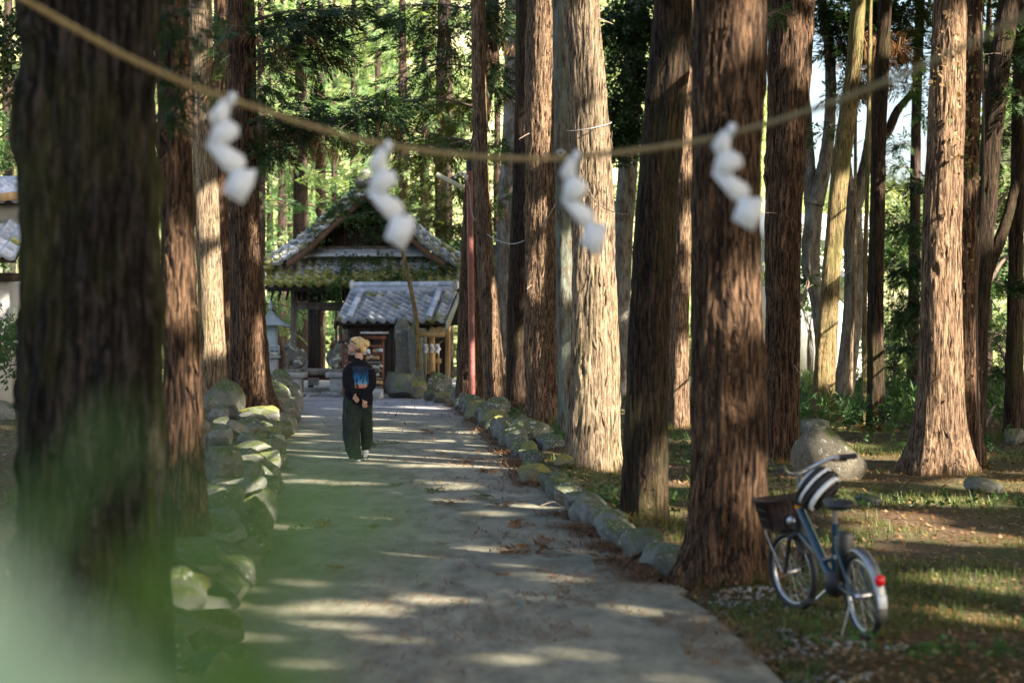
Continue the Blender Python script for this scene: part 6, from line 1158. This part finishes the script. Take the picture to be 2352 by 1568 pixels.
MB().tube([(WB-.217, 0, .655), (WB-.221, 0, .675)], .029, 14).obj('band', M['orange'], bk, True); MB().tube([(.43, 0, .30), (.415, 0, .28)], .034, 12).obj('band', M['orange'], bk, True)
for s in (-1, 1):
    MB().tube([BBp, (.0, .055*s, RW)], .009, 8).obj('chain_stay', M['teal'], bk, True); MB().tube([(.315, .0, .55), (.22, .04*s, .50), (.0, .06*s, RW)], .009, 8).obj('seat_stay', M['teal'], bk, True)
    MB().tube([HT0, (WB-.13, .05*s, .47), (WB-.02, .055*s, RW)], [.016, .015, .011], 8).obj('fork_blade', M['black'], bk, True)
    MB().tube([(.0, .06*s, RW), (-.13, .05*s, RW+.2)], .0035, 5).obj('mudguard_stay', M['steel'], bk, True)
    MB().tube([BBp, (.40+.12*s, .07*s, .26-.1*s)], .011, 8).obj('crank', M['steel'], bk, True); MB().bbox((.40+.13*s, .115*s, .26-.11*s), (.09, .08, .022)).obj('pedal', M['black'], bk)
def guard(cx, a0, a1, r, mat):
    V = []; fq = []; n = 18; m = 7
    for a in np.linspace(R(a0), R(a1), n):
        for k in range(m): t = (k-3)/3; rr_ = r-.012*t*t; V.append((cx+rr_*math.cos(a), .032*t, RW+rr_*math.sin(a)))
    for i in range(n-1):
        for k in range(m-1): fq.append((i*m+k, i*m+k+1, (i+1)*m+k+1, (i+1)*m+k))
    o = MB().add(V, fq).obj('mudguard', mat, bk, True); s = o.modifiers.new('solid', 'SOLIDIFY'); s.thickness = .003; return o
M['guard'] = simple('dull_aluminium', (0.33, 0.34, 0.35), .45, .9, var=.15); guard(0, 60, 205, RW+.022, M['guard']); guard(WB, 40, 150, RW+.022, M['black'])
MB().ell((-.262, 0, RW+.12), (.022, .03, .034), 14, 10).obj('reflector', M['red_glass'], bk, True); MB().bbox((-.268, 0, RW+.005), (.014, .05, .07)).obj('mudflap', M['white_plastic'], bk)
MB().tube([ST, (.285, 0, .70)], .014, 10).obj('seat_post', M['steel'], bk, True)
b = MB(); b.ell((.20, 0, .735), (.12, .085, .032), 18, 10); b.ell((.33, 0, .735), (.11, .035, .026), 16, 10); sd_ = b.obj('saddle', M['black'], bk, True); remesh(sd_, .008, 2)
for s in (-1, 1): MB().tube([(.16, .03*s, .705), (.30, .02*s, .70), (.37, .01*s, .72)], .004, 6).obj('saddle_rail', M['steel'], sd_, True)
MB().bbox((.20, 0, .44), (.09, .085, .30), rot=(0, R(-14), 0), b=.2).obj('battery', M['black'], bk); MB().tube([(.40, -.05, .26), (.40, -.062, .26)], .085, 24).obj('chainring', M['black'], bk, True); MB().ell(BBp, (.09, .06, .08), 16, 10).obj('motor_housing', M['black'], bk, True)
hb = (WB-.25, 0, .90); MB().tube([(WB-.235, 0, .74), (WB-.25, 0, .86)], .015, 10).obj('stem', M['steel'], bk, True)
HR = lambda b: b.xform(Matrix.Translation((WB-.25, 0, 0))@Matrix.Rotation(R(24), 4, 'Z')@Matrix.Translation((-(WB-.25), 0, 0)))
HR(MB().tube(smooth_curve([(WB-.40, .27, .93), (WB-.34, .2, .93), (WB-.25, .09, .88), (WB-.245, 0, .865), (WB-.25, -.09, .88), (WB-.34, -.2, .93), (WB-.40, -.27, .93)], 5), .011, 10)).obj('handlebar', M['steel'], bk, True)
for s in (-1, 1): HR(MB().tube([(WB-.37, .235*s, .93), (WB-.44, .315*s, .93)], .018, 12)).obj('grip', M['black'], bk, True); HR(MB().tube(smooth_curve([(WB-.33, .2*s, .925), (WB-.30, .24*s, .91), (WB-.36, .31*s, .90)], 4), .006, 6)).obj('brake_lever', M['black'], bk, True)
MB().tube(smooth_curve([(WB-.3, .16, .92), (WB-.12, .12, .95), (WB-.1, .03, .7), (WB-.17, .02, .5)], 6), .004, 6).obj('brake_cable', M['black'], bk, True)
# basket: rim, bars, floor
bs = bpy.data.objects.new('basket', None); COL.objects.link(bs); bs.parent = bk; bs.location = (WB+.07, 0, .51); bs.scale = (.85, .85, .85)
def rect(w, d, z, n=6): return [(x*w/2, y*d/2, z) for x, y in ((-1, -1), (0, -1), (1, -1), (1, 0), (1, 1), (0, 1), (-1, 1), (-1, 0))]
for z, w, d in ((0, .2, .26), (.07, .22, .29), (.14, .24, .32), (.21, .27, .35)): MB().tube(rect(w, d, z), .005 if z < .2 else .009, 6, closed=True).obj('rail', M['basket'], bs)
b_ = MB().tube([(0, 0, 0), (0, 0, .215)], .0045, 4).mesh('bar', M['basket'])
for k in range(9):
    t = -1+2*k/8
    for (p0, p1) in ((Vector((t*.1, -.13, 0)), Vector((t*.135, -.175, .21))), (Vector((t*.1, .13, 0)), Vector((t*.135, .175, .21))), (Vector((-.1, t*.13, 0)), Vector((-.135, t*.175, .21))), (Vector((.1, t*.13, 0)), Vector((.135, t*.175, .21)))): inst('bar', b_, bs, Matrix.Translation(p0)@(p1-p0).to_track_quat('Z', 'Y').to_matrix().to_4x4())
for k in range(7): MB().box((0, -.12+.04*k, 0), (.2, .012, .006)).obj('floor_bar', M['basket'], bs)
MB().add([(-.098, -.13, .01), (.098, -.13, .01), (.098, .13, .01), (-.098, .13, .01), (-.13, -.168, .2), (.13, -.168, .2), (.13, .168, .2), (-.13, .168, .2)], [(0, 1, 2, 3), (0, 1, 5, 4), (1, 2, 6, 5), (2, 3, 7, 6), (3, 0, 4, 7)]).obj('liner', M['basket'], bs)
MB().lathe([(.0, -.03), (.03, -.02), (.04, .03), (.0, .045)], 16).xform(Matrix.Translation((WB-.06, .0, .56))@Matrix.Rotation(R(90), 4, 'Y')).obj('headlamp', M['steel'], bk, True)
for s in (-1, 1): MB().tube([(.02, .06*s, RW-.02), (.06, .13*s, .0)], .007, 6).obj('kickstand', M['steel'], bk, True) if s > 0 else None
MB().tube([(WB, .07, RW), (WB+.1, .12, .5)], .004, 5).obj('basket_stay', M['steel'], bk, True); MB().tube([(WB, -.07, RW), (WB+.1, -.12, .5)], .004, 5).obj('basket_stay', M['steel'], bk, True)
# helmet hanging on the handlebar
hpz = P(1880, 1122, 10.95); he = empty('helmet', tuple(hpz+Vector((.0, 0, 0))), 'white and black vented cycling helmet hung on the bicycle handlebar', 'helmet'); he.rotation_euler = (R(62), R(-48), 0)
he.scale = (1.0, 1.0, 1.0); b = MB().ell((0, 0, 0), (.122, .092, .092), 24, 14); b.obj('liner', M['black'], he, True)
for k, yv in enumerate((-.075, -.045, -.012, .022, .052, .078)):
    rr_ = math.sqrt(max(.01, 1-(yv/.092)**2)); MB().tube([((.135*rr_)*math.cos(a), yv*1.1, .105*rr_*math.sin(a)) for a in np.linspace(R(-12), R(192), 16)], .016 if k in (1, 4) else .009, 8, sq=.6).obj('rib', M['white_plastic'] if k in (1, 3, 5) else M['black'], he, True)
MB().tube([(.135*math.cos(a), .095*math.sin(a), -.02) for a in np.linspace(0, 2*PI, 28)[:-1]], .010, 8, closed=True).obj('rim', M['black'], he, True)
for s in (-1, 1): MB().tube(smooth_curve([(.06, .08*s, -.02), (.03, .06*s, -.1), (.0, .01*s, -.16)], 4), .005, 6, sq=.4).obj('strap', M['black'], he, True)
MB().ell((.0, 0, -.05), (.05, .04, .02), 10, 6).obj('pad', M['red_glass'], he, True)

# ------------------------------------------------------------------ leafy shrub right before the lens
fs = empty('foreground_shrub', (-.16, .52, 0), 'out of focus bright green leafy shrub at the lower left corner', 'shrub')
M['leaf_near'] = leaf_mat('near_leaf', (.06, .14, .03), (.10, .20, .05), (.15, .26, .07), .5, 20, .3); M['leaf_pale'] = leaf_mat('near_leaf_pale', (.42, .56, .40), (.48, .62, .46), (.52, .66, .50), .45, 20, .22)
def leafmesh(mat):
    V = []; fq = []; n = 9
    for k in range(n): t = k/(n-1); w = .30*math.sin(PI*t**.8)*(1-.3*t); V += [(t, -w, .05*math.sin(t*3)+w*.25), (t, 0, .05*math.sin(t*3)), (t, w, .05*math.sin(t*3)+w*.25)]
    for k in range(n-1): a = k*3; fq += [(a, a+1, a+4, a+3), (a+1, a+2, a+5, a+4)]
    return MB().add(V, fq).mesh('leaf', mat, True)
lf_ = [leafmesh(M['leaf_near']), leafmesh(M['leaf_pale'])]; r_ = random.Random(4)
for (px, py, D, L, k, a) in [(-60, 1560, .42, 0.062, 1, 15), (80, 1660, .45, 0.056, 1, 40), (-120, 1400, .42, 0.045, 1, -10), (200, 1720, .46, 0.045, 1, 10), (40, 1300, .50, 0.016, 1, 80), (250, 1560, .5, 0.018, 1, 60),
    (400, 1600, .60, 0.053, 0, 20), (560, 1660, .62, 0.060, 0, 50), (330, 1380, .55, 0.033, 0, 100), (120, 1180, .6, 0.033, 0, 70), (560, 1450, .60, 0.045, 0, 120), (720, 1600, .62, 0.033, 0, 30), (620, 1230, .60, 0.036, 0, 80), (780, 1180, .60, 0.036, 0, 20), (470, 1150, .6, 0.033, 0, 60), (880, 1130, .62, 0.027, 0, 100), (700, 1340, .6, 0.030, 0, 140), (540, 1310, .6, 0.033, 0, 30), (920, 1260, .62, 0.019, 0, 60), (660, 1080, .62, 0.024, 0, 160), (260, 1020, .62, 0.027, 0, 60), (420, 1300, .6, 0.030, 0, 150), (1010, 1180, .66, 0.013, 0, 20)]:
    q = P(px, py, D)-fs.location; inst('leaf', lf_[k], fs, Matrix.Translation(q)@Euler((R(62+r_.uniform(-15, 15)), R(-a), R(r_.uniform(-20, 20)))).to_matrix().to_4x4()@Matrix.Scale(L, 4)@Matrix.Translation((-.5, 0, 0)))
for (px, py, D, x0, b_) in [(150, 1500, .5, -.02, 1), (300, 1450, .56, .0, 1), (560, 1400, .62, .03, 1), (850, 1250, .64, .06, 1)]:
    e = P(px, py, D)-fs.location; MB().tube(smooth_curve([(x0*.3, 0, -.02), (x0, .03, .8), (e.x*.8, e.y*.8+.02, e.z-.25), tuple(e)], 8), np.linspace(.004, .0008, 25), 6).obj('stem', M['twig'], fs, True)
